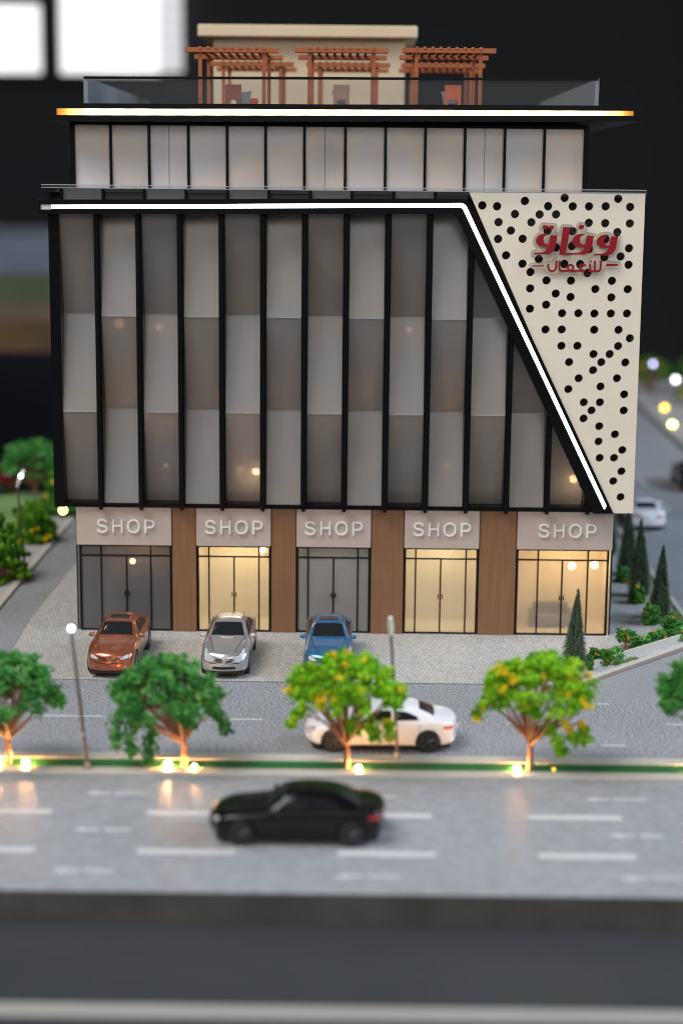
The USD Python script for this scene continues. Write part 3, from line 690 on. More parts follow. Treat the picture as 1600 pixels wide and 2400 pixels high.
# globe lamp under the left corner of the upper block
gl = thing('globe_lamp', 'round glowing warm lamp hanging under the left corner of the upper storeys', 'lamp', (-158.4, -1, 68.3))
obj('globe', ball((0, 0, 0), 2.9), M['led_globe'], gl, smooth=True)
obj('cap', tube([(0, 0, 2.7), (0, 0, 3.3)], 1.0), M['black_matt'], gl)
#@PART2
# ------------------------------------------------------------------ cars
def chaikin(P, n=2):
    for _ in range(n):
        Q = [P[0]]
        for a, b in zip(P[:-1], P[1:]):
            Q += [a * .75 + b * .25, a * .25 + b * .75]
        Q.append(P[-1]); P = Q
    return np.array(P)


def ray_hit(tri, pts, axis, sign):
    """Casts rays along one axis onto triangles: pts are the two other coordinates; returns the first hit's coordinate."""
    o = [a for a in range(3) if a != axis]
    pts = np.asarray(pts, float); tri = np.asarray(tri, float)
    T = tri[:, :, o]
    lo, hi = pts.min(0) - .01, pts.max(0) + .01
    ok = ((T.max(1) >= lo) & (T.min(1) <= hi)).all(1)
    tri, T = tri[ok], T[ok]
    v0, e1, e2 = T[:, 0], T[:, 1] - T[:, 0], T[:, 2] - T[:, 0]
    den = e1[:, 0] * e2[:, 1] - e1[:, 1] * e2[:, 0]
    ok = abs(den) > 1e-9
    tri, v0, e1, e2, den = tri[ok], v0[ok], e1[ok], e2[ok], den[ok]
    out = np.full(len(pts), np.nan)
    h0, h1, h2 = tri[:, 0, axis], tri[:, 1, axis] - tri[:, 0, axis], tri[:, 2, axis] - tri[:, 0, axis]
    for i in range(0, len(pts), 64):
        d = pts[i:i + 64, None, :] - v0[None]
        u = (d[..., 0] * e2[:, 1] - d[..., 1] * e2[:, 0]) / den
        w = (e1[:, 0] * d[..., 1] - e1[:, 1] * d[..., 0]) / den
        hit = (u >= -1e-6) & (w >= -1e-6) & (u + w <= 1 + 1e-6)
        z = np.where(hit, h0 + u * h1 + w * h2, -np.inf * sign)
        r = z.max(1) if sign > 0 else z.min(1)
        out[i:i + 64] = np.where(np.isfinite(r), r, np.nan)
    return out


_decals = {}


def decal(body, poly, axis, sign, off=0.12, edge=1.0, thick=0.5):
    """A thin shaped piece laid on the body, seen along an axis (sign: side it is seen from)."""
    ms = []
    for g in polys(poly):
        v2, f = trimesh.creation.triangulate_polygon(g.segmentize(edge), engine='earcut')
        v3 = np.c_[v2, np.zeros(len(v2))]
        v3, f = trimesh.remesh.subdivide_to_size(v3, f, edge * 1.3)
        m = trimesh.Trimesh(v3, f, process=True); m.merge_vertices()
        h = ray_hit(body, m.vertices[:, :2], axis, sign)
        if np.isnan(h).all():
            continue
        bad = np.isnan(h)
        if bad.any():
            good = np.where(~bad)[0]
            for i in np.where(bad)[0]:
                h[i] = h[good[np.argmin(((m.vertices[good, :2] - m.vertices[i, :2]) ** 2).sum(1))]]
        o = [a for a in range(3) if a != axis]
        V = np.zeros((len(h), 3)); V[:, o] = m.vertices[:, :2]; V[:, axis] = h + sign * off
        L = V.copy(); L[:, axis] -= sign * thick
        F = m.faces
        n = np.cross(V[F[:, 1]] - V[F[:, 0]], V[F[:, 2]] - V[F[:, 0]])[:, axis].sum()
        if n * sign < 0:
            F = F[:, ::-1]
        e = trimesh.Trimesh(V, F, process=False)
        ed = e.edges_sorted; u, c = np.unique(ed, axis=0, return_counts=True)
        bs = set(map(tuple, u[c == 1])); W = []
        for a, b in e.edges:
            if (min(a, b), max(a, b)) in bs:
                W += [(b, a, a + len(V)), (b, a + len(V), b + len(V))]
        ms.append(trimesh.Trimesh(np.vstack([V, L]), np.vstack([F, np.array(W)]), process=False))
    return trimesh.util.concatenate(ms) if ms else None


def sedan(L=67.0, W=27.0, H=20.0, coupe=0.0):
    W2 = W / 2
    T = [0, .02, .06, .12, .20, .29, .335, .44, .50, .60, .72, .80, .86, .94, .985, 1.0]
    ZC = [.50, .545, .585, .625, .665, .70, .735, .955, .99, 1.0, .955, .86, .765, .735, .70, .62]
    ZB = [.44, .49, .525, .56, .595, .625, .64, .66, .668, .68, .695, .705, .70, .675, .63, .55]
    WW = [.80, .875, .935, .975, 1.0, .995, .985, .98, .98, .985, 1.0, 1.0, .985, .945, .89, .82]
    WR = [.62, .68, .74, .78, .79, .78, .755, .655, .64, .63, .62, .63, .66, .69, .66, .60]
    ZS = [.21, .17, .15, .145, .14, .14, .14, .14, .14, .14, .14, .14, .15, .17, .20, .25]
    ts = np.unique(np.r_[np.linspace(0, .12, 16), np.linspace(.12, .88, 62), np.linspace(.88, 1, 14)])
    f = lambda A: PchipInterpolator(T, A)(ts)
    zc, zb, ww, wr, zs = f(ZC) * H, f(ZB) * H, f(WW) * W2, f(WR) * W2, f(ZS) * H
    rings = []
    for i, t in enumerate(ts):
        w, r, a, b, c = ww[i], wr[i], zs[i], zb[i], zc[i]
        cab = np.clip((c - b) / H / .30, 0, 1)
        P = [(0, a), (.80 * w, a), (.96 * w, a + .02 * H), (1.0 * w, a + .4 * (b - a)), (1.0 * w, a + .72 * (b - a)), (.985 * w, b - .02 * H), (.93 * w, b + .012 * H),
             (.93 * w + (r - .93 * w) * .55, b + (c - b) * (.50 + .1 * cab)), (r, c - (.05 * cab + .012) * H), (r * .82, c - .006 * H), (r * .45, c + .006 * H), (0, c + .010 * H)]
        q = chaikin([np.array(p, float) for p in P], 2)
        yy = q[:, 0]; zz = q[:, 1]
        x = np.full(len(yy), t * L)
        x += 4.2 * (yy / W2) ** 2 * np.clip(1 - t / .14, 0, 1) ** 1.2
        x -= 3.0 * (yy / W2) ** 2 * np.clip(1 - (1 - t) / .12, 0, 1) ** 1.2
        if t < .05:
            x += (1 - t / .05) * 0.9 * np.clip((zz / H - .36) / .14, 0, 1)
        half = np.c_[x, yy, zz]
        other = half[1:-1][::-1] * (1, -1, 1)
        rings.append(np.vstack([half, other]))
    n = len(rings[0]); V = np.vstack(rings); F = []
    for i in range(len(rings) - 1):
        for j in range(n):
            a, b, c, d = i * n + j, i * n + (j + 1) % n, (i + 1) * n + (j + 1) % n, (i + 1) * n + j
            F += [(a, d, c), (a, c, b)]
    c0 = rings[0].mean(0) - (1.0, 0, 0); c1 = rings[-1].mean(0) + (.6, 0, 0)
    c0[0] = rings[0][:, 0].min() - .5; c1[0] = rings[-1][:, 0].max() + .4
    V = np.vstack([V, c0, c1])
    e = (len(rings) - 1) * n
    for j in range(n):
        F += [(len(V) - 2, j, (j + 1) % n), (len(V) - 1, e + (j + 1) % n, e + j)]
    m = trimesh.Trimesh(V, np.array(F), process=False)
    if m.volume < 0:
        m.invert()
    return m, L, W, H


def car(name, label, paint_m, loc, rz, style='saloon', sunroof=False, rim='rim', group=None, detail=True, scale=None):
    raw, L, W, H = sedan()
    W2 = W / 2
    C = thing(name, label, 'car', loc, rz, group, scale)
    man = m3.Manifold(m3.Mesh(np.array(raw.vertices, np.float32), np.array(raw.faces, np.uint32)))
    wx = (.185 * L, .805 * L); wr_ = 5.0
    for x in wx:
        for s in (-1, 1):
            cyl = m3.Manifold.cylinder(5.5, wr_ + .7, wr_ + .7, 40).rotate((90, 0, 0)).translate((x, s * (W2 - 2.4) + 2.75, wr_))
            man = man - cyl
    q = man.to_mesh(); body = trimesh.Trimesh(np.array(q.vert_properties[:, :3], float), q.tri_verts, process=False)
    obj('body', body, paint_m, C, smooth=38)
    tri = np.array(raw.vertices)[np.array(raw.faces)]
    def piece(nm, poly, axis, sign, mat, off=.1, edge=1.0, thick=.5, label=None, parent=None):
        key = (poly.wkb, axis, sign, off, edge, thick, L, W, H)
        if key not in _decals:
            _decals[key] = decal(tri, poly, axis, sign, off, edge, thick)
        m = _decals[key]
        if m is not None:
            return obj(nm, m, mat, parent or C, smooth=40, label=label)
    # glass: windscreen and rear window from above, side windows from the sides
    piece('windscreen', Polygon([(.337 * L, -.70 * W2), (.328 * L, -.35 * W2), (.325 * L, 0), (.328 * L, .35 * W2), (.337 * L, .70 * W2), (.432 * L, .565 * W2), (.428 * L, 0), (.432 * L, -.565 * W2)]), 2, 1, M['glass_dark'], .1, 1.0)
    piece('rear_window', Polygon([(.745 * L, -.52 * W2), (.75 * L, 0), (.745 * L, .52 * W2), (.845 * L, .58 * W2), (.853 * L, 0), (.845 * L, -.58 * W2)]), 2, 1, M['glass_dark'], .1, 1.0)
    if sunroof:
        piece('sunroof', Polygon([(.475 * L, -.42 * W2), (.475 * L, .42 * W2), (.565 * L, .40 * W2), (.565 * L, -.40 * W2)]), 2, 1, M['glass_dark'], .08, 1.2)
        piece('sunroof_edge', Polygon([(.567 * L, -.42 * W2), (.567 * L, .42 * W2), (.575 * L, .42 * W2), (.575 * L, -.42 * W2)]), 2, 1, M['chrome'] if paint_m is M['paint_blue'] else paint_m, .25, 1.2)
    for s in (-1, 1):
        piece('side_window', Polygon([(.375 * L, .70 * H), (.44 * L, .865 * H), (.50 * L, .90 * H), (.562 * L, .905 * H), (.562 * L, .715 * H)]), 1, s, M['glass_dark'], .1, .9)
        piece('side_window', Polygon([(.578 * L, .715 * H), (.578 * L, .905 * H), (.66 * L, .885 * H), (.725 * L, .81 * H), (.745 * L, .735 * H)]), 1, s, M['glass_dark'], .1, .9)
        mir = ball((.365 * L, s * (W2 * .99 + .9), .70 * H), 1.0, 2, (1, 1, 1)); 
        v = mir.vertices - (.365 * L, s * (W2 * .99 + .9), .70 * H); v = np.sign(v) * np.abs(v) ** .7 * (.85, 1.7, 1.0)
        mir.vertices = v + (.365 * L, s * (W2 * .99 + .9), .70 * H)
        obj('mirror', [mir, box(.36 * L - .4, .36 * L + .5, min(s * W2 * .93, s * W2 * 1.03), max(s * W2 * .93, s * W2 * 1.03), .665 * H, .70 * H)], paint_m, C, smooth=40)
        if detail:
            piece('door_handle', sbox(.52 * L, .585 * H, .555 * L, .605 * H), 1, s, paint_m, .35, 1.0)
            piece('door_handle', sbox(.70 * L, .59 * H, .735 * L, .61 * H), 1, s, paint_m, .35, 1.0)
            for x in (.37, .572, .745):
                piece('door_gap', sbox(x * L - .11, .20 * H, x * L + .11, .66 * H), 1, s, M['chassis'], .03, 1.2)
        piece('tail_lamp', Polygon([(.90 * L, .60 * H), (.965 * L, .62 * H), (.965 * L, .53 * H), (.905 * L, .55 * H)]), 1, s, M['tail_lens'], .12, .8)
    for s in (-1, 1):
        piece('rear_lamp', Polygon([(s * .42 * W2, .60 * H), (s * .74 * W2, .60 * H), (s * .74 * W2, .53 * H), (s * .42 * W2, .53 * H)]).buffer(0), 0, 1, M['tail_lens'], .12, .8)
    piece('number_plate', sbox(-3.6, .42 * H, 3.6, .50 * H), 0, 1, M['letter'], .12, 1.2)
    # nose
    if style == 'star':
        for s in (-1, 1):
            lampp = unary_union([Point(s * .70 * W2, .475 * H).buffer(1.7), affinity.scale(Point(s * .56 * W2, .445 * H).buffer(1.8), 1.25, .8), affinity.rotate(affinity.scale(Point(s * .74 * W2, .52 * H).buffer(1.4), .8, 1.3), s * -20)])
            piece('headlamp_rim', lampp.buffer(.2), 0, -1, M['chassis'], .05, .8)
            piece('headlamp', lampp, 0, -1, M['lamp_lens'], .2, .8)
        gp = affinity.scale(Point(0, .42 * H).buffer(1.0, 24), 5.3, 1.45)
        piece('grille', gp, 0, -1, M['chrome'], .08, .8)
        for dz in (-.62, 0, .62):
            piece('grille_bar', sbox(-5.3, .42 * H + dz - .2, 5.3, .42 * H + dz + .2).intersection(gp.buffer(-.2)), 0, -1, M['chassis'], .2, .8)
        piece('grille_rim', gp.buffer(.3).difference(gp.buffer(-.05)), 0, -1, M['chrome'], .3, .6)
        star = unary_union([Point(0, .42 * H).buffer(.95, 16).difference(Point(0, .42 * H).buffer(.72, 16))] + [LineString([(0, .42 * H), (0.85 * math.cos(math.radians(a)), .42 * H + 0.85 * math.sin(math.radians(a)))]).buffer(.14) for a in (90, 210, 330)])
        piece('emblem', star, 0, -1, M['chrome'], .55, .4, .3)
    else:
        for s in (-1, 1):
            lampp = Polygon([(s * .44 * W2, .43 * H), (s * .48 * W2, .475 * H), (s * .72 * W2, .525 * H), (s * .80 * W2, .505 * H), (s * .78 * W2, .455 * H), (s * .62 * W2, .425 * H)]).buffer(.01)
            piece('headlamp_rim', lampp.buffer(.25), 0, -1, M['chassis'], .06, .8)
            piece('headlamp', lampp, 0, -1, M['lamp_lens'], .2, .8)
            kid = Polygon([(s * .5, .495 * H), (s * 4.5, .495 * H), (s * 5.0, .465 * H), (s * 4.3, .42 * H), (s * 1.0, .415 * H), (s * .5, .435 * H)]).buffer(.01)
            g = piece('grille', kid, 0, -1, M['chassis'], .05, .8)
            piece('grille_rim', kid.buffer(.28).difference(kid), 0, -1, paint_m, .28, .6)
            for q_ in range(8):
                x = s * (1.0 + q_ * .5)
                piece('grille_bar', sbox(x - .12, .41 * H, x + .12, .50 * H).intersection(kid), 0, -1, paint_m, .22, .8)
    piece('cowl', sbox(.298 * L, -.26 * W2, .312 * L, .26 * W2), 2, 1, M['chrome'] if style == 'star' else paint_m, .45, 1.0)
    for s in (-1, 1):
        piece('bonnet_gap', Polygon([(.06 * L, s * .42 * W2), (.06 * L, s * .445 * W2), (.315 * L, s * .735 * W2), (.315 * L, s * .71 * W2)]).buffer(0), 2, 1, M['chassis'], .02, 1.0, .2)
    piece('bumper_gap', sbox(-.62 * W2, .345 * H, .62 * W2, .362 * H), 0, -1, M['chassis'], .04, 1.0)
    piece('air_intake', Polygon([(-.5 * W2, .23 * H), (-.44 * W2, .29 * H), (.44 * W2, .29 * H), (.5 * W2, .23 * H)]), 0, -1, M['chassis'] if style != 'saloon' else paint_m, .05 if style != 'saloon' else .2, 1.0)
    piece('number_plate', sbox(-3.4, .30 * H, 3.4, .343 * H), 0, -1, paint_m, .3, 1.2)
    for s in (-1, 1):
        piece('fog_lamp', Point(s * .66 * W2, .27 * H).buffer(.55), 0, -1, M['chrome'], .1, .4)
    obj('underbody', box(.04 * L, .96 * L, -W2 * .80, W2 * .80, 1.5, .2 * H, .6), M['chassis'], C)
    # wheels
    prof = np.array([(2.9, -1.75), (4.5, -1.75), (4.9, -1.4), (5.0, -.8), (5.0, .8), (4.9, 1.4), (4.5, 1.75), (2.9, 1.75)])
    tyre = trimesh.creation.revolve(np.vstack([prof, prof[:1]]), sections=36)
    disc = trimesh.creation.cylinder(2.95, 1.2, sections=32)
    spokes = [disc]
    ring = trimesh.creation.annulus(2.75, 3.5, .5, sections=36); ring.apply_translation((0, 0, 1.45)); spokes_r = [ring]
    for a in range(5):
        b = box(.4, 3.0, -.5, .5, 1.0, 1.7, .15); b.apply_transform(trimesh.transformations.rotation_matrix(a * 2 * math.pi / 5 + .3, (0, 0, 1))); spokes_r.append(b)
    hub = trimesh.creation.cylinder(.8, 1.0, sections=16); hub.apply_translation((0, 0, 1.3)); spokes_r.append(hub)
    for x in wx:
        for s in (-1, 1):
            X = trimesh.transformations.concatenate_matrices(trimesh.transformations.translation_matrix((x, s * (W2 - 1.75), wr_)), trimesh.transformations.rotation_matrix(math.pi / 2 * -s, (1, 0, 0)))
            ty = tyre.copy(); ty.apply_transform(X)
            wl = obj('wheel', ty, M['tyre'], C, smooth=35)
            r1 = trimesh.util.concatenate(spokes_r); r1.apply_transform(X); obj('rim', r1, M[rim], wl, smooth=35)
            r2 = trimesh.util.concatenate(spokes); r2.apply_transform(X); obj('brake_disc', r2, M['chassis'], wl, smooth=35)
    return C


car('parked_car', 'copper saloon car with kidney grille parked before the leftmost dark shop', M['paint_orange'], (-121.0, -96, .36), 88.5, 'saloon', True, scale=(1.08, .91, 1.16))
car('parked_car', 'silver saloon car with round emblem grille parked before the second shop', M['paint_silver'], (-63.4, -94.5, .36), 89.5, 'star', False, scale=(1.08, .91, 1.16))
car('parked_car', 'metallic blue car with sunroof parked before the middle shop, nose behind a tree', M['paint_blue'], (-11.4, -95, .36), 90.0, 'saloon', True, scale=(1.08, .91, 1.16))
car('driving_car', 'white saloon car on the rear road, mostly behind a yellow-green tree', M['paint_white'], (-19.5, -189.5, 0.01), 0.5, 'saloon', False, 'rim_dark')
car('driving_car', 'black saloon car driving left on the wide front road', M['paint_black'], (-53, -299.5, 0.01), 0.0, 'saloon', False, 'rim_dark')
car('driving_car', 'blurred white car on the side street behind the dark conifers', M['paint_white'], (214, 360, 0.01), -90.0, 'saloon', False, 'rim_dark', detail=False)
car('driving_car', 'blurred dark car at the right edge, far along the side street', M['paint_black'], (282, 450, 0.01), 90.0, 'saloon', False, 'rim_dark', detail=False)
car('parked_car', 'blurred dark red car in the shade at the far left edge', M['paint_red'], (-330, 395, 1.75), 20.0, 'saloon', False, 'rim_dark', detail=False)


# ------------------------------------------------------------------ trees, shrubs
def bits(rng, centres, n, spread, s0, s1, flat=.75):
    """Many small foam crumbs round the given centres, as one mesh; each clump and each crumb has its own tone."""
    ico = trimesh.creation.icosphere(0)
    V, F = np.array(ico.vertices), np.array(ico.faces)
    C = np.repeat(np.asarray(centres, float), n, axis=0); N = len(C)
    P = C + rng.normal(0, spread, (N, 3)) * (1, 1, .8)
    s = rng.uniform(s0, s1, (N, 1)) * rng.uniform(.6, 1.35, (N, 3)) * (1, 1, flat)
    q = rng.normal(0, 1, (N, 4)); q /= np.linalg.norm(q, axis=1)[:, None]
    w, x, y, z = q.T
    Rm = np.stack([1 - 2 * (y * y + z * z), 2 * (x * y - z * w), 2 * (x * z + y * w), 2 * (x * y + z * w), 1 - 2 * (x * x + z * z), 2 * (y * z - x * w), 2 * (x * z - y * w), 2 * (y * z + x * w), 1 - 2 * (x * x + y * y)], 1).reshape(N, 3, 3)
    vv = V[None] * s[:, None, :] * rng.uniform(.6, 1.4, (N, len(V), 1))
    vv = np.einsum('nij,nkj->nki', Rm, vv) + P[:, None, :]
    ff = F[None] + (np.arange(N) * len(V))[:, None, None]
    m = trimesh.Trimesh(vv.reshape(-1, 3), ff.reshape(-1, 3), process=False)
    clump = np.repeat(rng.uniform(0, 1, len(C) // n), n)
    tone = np.clip(.55 * clump + .45 * rng.uniform(0, 1, N), 0, 1)
    m.tint = np.repeat(tone, len(V))
    return m


def wire_tree(label, x, y, z, seed, crown_c, crown_r, leaf, blossom=None, bshare=.2, puffs=150, droop=(), fork=9.0, lean=(0, 0), base_fill=.6, per=40, group='wire trees along the median'):
    rng = np.random.default_rng(seed)
    T = thing('tree', label, 'tree', (x, y, z), 0, None)
    f0 = np.array((lean[0], lean[1], fork))
    tr = [tube(bezier((0, 0, -.3), (lean[0] * .2 + .4, 0, fork * .5), f0, 8), np.linspace(1.45, 1.15, 8), 8)]
    tr.append(tube(bezier((.9, .3, -.3), (-.5, -.9, fork * .4), f0 + (.6, -.3, 1.0), 8), np.linspace(.7, .6, 8), 6))
    tr.append(tube(bezier((-.9, .2, -.3), (1.1, -.8, fork * .6), f0 + (-.6, .3, .6), 8), np.linspace(.7, .6, 8), 6))
    cc, cr = np.array(crown_c, float), np.array(crown_r, float)
    cen = []
    while len(cen) < puffs:
        d = rng.normal(0, 1, 3); d /= np.linalg.norm(d)
        if d[2] < -.35:
            continue
        r = rng.uniform(base_fill, 1.0) ** .7
        p = cc + cr * d * r
        lump = .86 + .26 * meshkit.noise((p * .11 + seed)[None])[0]
        p = cc + cr * d * r * lump
        if p[2] < fork + 3:
            continue
        cen.append(p)
    ends = [cen[i] for i in rng.choice(len(cen), 16, replace=False)]
    for p in ends[:7]:
        mid = f0 + (p - f0) * .45 + (0, 0, -2.5) + rng.normal(0, 1.0, 3)
        tr.append(tube(bezier(f0 + rng.normal(0, .3, 3), mid, f0 + (p - f0) * .9, 8), np.linspace(.95, .3, 8), 6))
    for p in [cen[i] for i in rng.choice(len(cen), 22, replace=False)] + ends[7:]:
        a = f0 + (p - f0) * rng.uniform(.25, .5) + (0, 0, rng.uniform(-1, 2))
        tr.append(tube(bezier(f0 + (a - f0) * .3, a, p, 7), np.linspace(.55, .2, 7), 5))
    for (p0, p1, p2) in droop:
        pts = bezier(p0, p1, p2, 12)
        tr.append(tube(np.vstack([f0 + (0, 0, 1), f0 * .5 + np.array(p0) * .5 + (0, 0, 3), p0]), (.6, .45, .3), 5))
        tr.append(tube(pts, np.linspace(.3, .15, 12), 5))
        cen += list(pts[0:9:2])
    obj('trunk', tr, M['bark'], T, smooth=50)
    cen = np.array(cen)
    is_b = rng.random(len(cen)) < (bshare if blossom else 0)
    obj('crown', bits(rng, cen[~is_b], per, 1.45, .42, 1.0), M[leaf], T)
    if blossom:
        obj('blossom', bits(rng, cen[is_b], max(6, int(per * .45)), .95, .42, 1.0), M[blossom], T)
    return T


wire_tree('dark green wire tree cut off by the left picture edge on the median', -146.0, -224.5, .8, 3, (2.5, 0, 31), (20, 17, 18), 'leaf_dark', puffs=150, fork=11)
wire_tree('dark green spreading tree with drooping left side between two glowing bulbs', -70.6, -225.5, .8, 5, (-6.5, 0, 29), (23.5, 18, 19.5), 'leaf_dark', puffs=165, fork=11,
          droop=[((-27, -3, 24), (-30, -4, 15), (-27, -5, 6)), ((-22, -3, 20), (-23, -5, 11), (-21, -6, 3)), ((-13, -5, 18), (-14, -7, 9), (-14, -8, 1)), ((15, -2, 24), (18, -3, 20), (18, -4, 16))])
wire_tree('bright green tree with yellow tufts standing before the white car', -1.2, -225, .8, 8, (-1.0, 0, 34), (25, 18, 16.5), 'leaf_bright', 'leaf_yellow', .20, puffs=165, fork=11,
          droop=[((9, -3, 22), (11, -4, 17), (13, -5, 12)), ((17, -3, 22), (18, -4, 16), (18, -5, 12)), ((-20, -2, 25), (-24, -3, 22), (-25, -4, 18)), ((2, -4, 22), (3, -4, 19), (3, -4, 17))])
wire_tree('bright green tree with yellow tufts and open branches right of the lamp post', 77.0, -225, .8, 12, (3.0, 0, 34), (23, 18, 18), 'leaf_bright', 'leaf_yellow', .24, puffs=160, fork=12,
          droop=[((-20, -2, 30), (-23, -3, 26), (-24, -4, 22)), ((7, -4, 20), (11, -5, 15), (15, -6, 5)), ((21, -3, 22), (23, -4, 17), (22, -5, 12)), ((14, -4, 22), (17, -4, 16), (19, -5, 13))])
wire_tree('dark blue-green wire tree cut off by the right picture edge', 157.0, -222, .8, 17, (-2, 0, 33), (23, 18, 17), 'leaf_dark', puffs=150, fork=11)


def conifer(label, loc, seed=1):
    rng = np.random.default_rng(seed)
    Cn = thing('conifer', label, 'conifer', loc, 0, None)
    Hh = 43.0
    obj('trunk', tube([(0, 0, -.2), (.3, 0, 20), (1.0, 0, Hh)], (.8, .6, .25), 6), M['needle'], Cn)
    V, F, TT = [], [], []
    n = 2600
    for i in range(n):
        u = rng.random() ** .62; h = (1 - u) ** 1.0
        z = 1.0 + (Hh - 1.0) * (1 - u)
        R = (.8 + 8.2 * u ** .85) * rng.uniform(.75, 1.05) * (1 - .25 * max(0, (u - .9) / .1))
        a = (i * 2.39996 + rng.normal(0, .15)); d = np.array((math.cos(a), math.sin(a), 0))
        c = np.array((1.0 * (z / Hh) ** 1.5, 0, z))
        p1 = c + d * R * .55 + (0, 0, .1 * R); p2 = c + d * R + (0, 0, -.14 * R)
        s = np.cross(d, (0, 0, 1)) * rng.uniform(.16, .27); up = np.array((0, 0, .20))
        k = len(V); TT += [.05, .05, .15, .3, .3, .6, 1.0]
        V += [c - s, c + s, c + up, p1 - s, p1 + s, p1 + up, p2]
        F += [(k, k + 1, k + 4), (k, k + 4, k + 3), (k + 1, k + 2, k + 5), (k + 1, k + 5, k + 4), (k + 2, k, k + 3), (k + 2, k + 3, k + 5), (k + 3, k + 4, k + 6), (k + 4, k + 5, k + 6), (k + 5, k + 3, k + 6)]
    nm = trimesh.Trimesh(np.array(V), np.array(F), process=False); nm.tint = np.array(TT)
    obj('crown', nm, M['needle'], Cn)
    return Cn


c0 = conifer('sharp slender bottle-brush conifer in front of the lit right-hand shop', (115.2, -68.7, .35))
copy_of(c0, 'blurred dark conifer nearest the shrub bed, right of the building', (178.5, 42, .35), 40, scale=(1.05, 1.05, 1.0))
copy_of(c0, 'second blurred conifer back along the side of the building', (175.6, 95, .35), 130, scale=(1.1, 1.1, 1.12))
copy_of(c0, 'third blurred conifer back along the side of the building', (177.5, 154, .35), 210, scale=(1.1, 1.1, 1.06))
copy_of(c0, 'last blurred conifer half hidden behind the right-hand shop corner', (172.5, 213, .35), 300, scale=(1.15, 1.15, 1.0))


def shrub(label, loc, r, seed, leaf='leaf_hedge', flower='leaf_orange', share=.12, n=60, stem=0.0, bit=(.45, .85), name='shrub', cat='shrub'):
    rng = np.random.default_rng(seed)
    S = thing(name, label, cat, loc)
    cen = []
    while len(cen) < n:
        d = rng.normal(0, 1, 3); d /= np.linalg.norm(d); d[2] = abs(d[2]) if stem == 0 else max(d[2], -.4)
        cen.append(np.array((0, 0, stem)) + np.array(r) * d * rng.uniform(.45, 1.0))
    cen = np.array(cen); isf = rng.random(len(cen)) < share
    obj('stem', [tube([(0, 0, -.2), (.1, 0, max(stem, r[2] * .7))], (.7, .45), 6), tube([(0, 0, max(stem, 1.5) * .5), (r[0] * .5, .3, stem + r[2] * .5)], (.5, .25), 5), tube([(0, 0, max(stem, 1.5) * .5), (-r[0] * .5, -.2, stem + r[2] * .5)], (.5, .25), 5)], M['bark'], S)
    sp = min(r) * .16
    obj('crown', bits(rng, cen[~isf], 14, sp, *bit), M[leaf], S)
    if isf.any():
        obj('blossom', bits(rng, cen[isf], 8, sp * .8, bit[0] * .8, bit[1] * .8), M[flower], S)
    return S


# planting bed with its low wall along the chamfered corner
bed_dir = np.array((1, .98)) / np.linalg.norm((1, .98)); bed_n = np.array((bed_dir[1], -bed_dir[0]))
a0, a1 = np.array((120.0, -70.5)), np.array((180.5, -10.5))
wallp = LineString([tuple(a0), tuple(a1), (184, -3)]).buffer(.75, cap_style=2, join_style=2)
pl = obj('planter_wall', ext_xy(wallp, .3, 4.2), M['kerb'], None); tag(pl, 'low pale edging wall of the shrub bed by the right-hand street corner', 'planter wall')
soil = Polygon([tuple(a0), tuple(a1), (183.5, -3), (176, 8), (112, -56)])
tag(obj('planting_soil', ext_xy(soil, .3, 1.1), M['soil']), kind='structure')
kl = LineString([(116.2, -94.0), (183.5, -19.5), (193, 4), (193, 380)]).buffer(1.5, cap_style=2, join_style=2)
struct('corner_kerb', ext_xy(kl, -.4, 2.0), M['kerb'])
struct('corner_kerb_face', ext_xy(LineString([(117.5, -95.2), (184.9, -20.4), (194.7, 4), (194.7, 380)]).buffer(.25, cap_style=2, join_style=2), -.4, 1.6), M['kerb_side'])
tag(obj('moss', bits(np.random.default_rng(4), [np.array((138 + q * 1.6, -58.5 + q * 1.5, .8)) for q in range(9)], 30, .6, .25, .5, .5), M['moss']), 'loose green moss lying along the foot of the planter wall', 'moss', kind='stuff')
shrub('rounded hedge shrub with orange specks beside the sharp conifer', (130.5, -57, .9), (8.0, 4.5, 8.5), 21, n=95)
shrub('small orange-flecked shrub at the near end of the bed, touching the conifer', (122.5, -67.5, .9), (3.6, 3.2, 7.5), 28, n=45, share=.3)
shrub('dark green tuft at the far end of the rounded hedge shrub', (140, -48.5, .9), (4.0, 3.5, 6.0), 22, share=.0, n=40, leaf='leaf_dark')
shrub('miniature orange-flecked tree on a bare stem in the shrub bed', (147.5, -32, .9), (5.0, 4.4, 4.6), 23, n=50, stem=8.0, share=.18)
shrub('dark green shrub right of the miniature tree in the bed', (158, -25.5, .9), (6.0, 4.0, 7.0), 24, n=60, share=.03, leaf='leaf_dark')
shrub('mixed green shrub near the far end of the low planter wall', (167, -16, .9), (5.4, 4.0, 7.4), 25, n=60, share=.15)
shrub('tallest shrub at the far end of the bed with orange specks', (178, -1, .9), (6.5, 5.5, 13), 26, n=95, share=.12)
shrub('dark leafy shrub in front of the tallest one, at the wall end', (181, -7.5, 1.0), (5.4, 4.2, 7.5), 27, n=55, leaf='leaf_dark', share=.02)
for q, (yy, lb) in enumerate(((28, 'blurred yellow-green shrub at the foot of the nearest blurred conifer'), (78, 'blurred low shrub between the first and second blurred conifers'), (132, 'blurred low shrub between the second and third blurred conifers'))):
    shrub(lb, (171.5, yy, .9), (4.5, 5, 12 - q), 31 + q, n=45, share=.1, bit=(.8, 1.4))

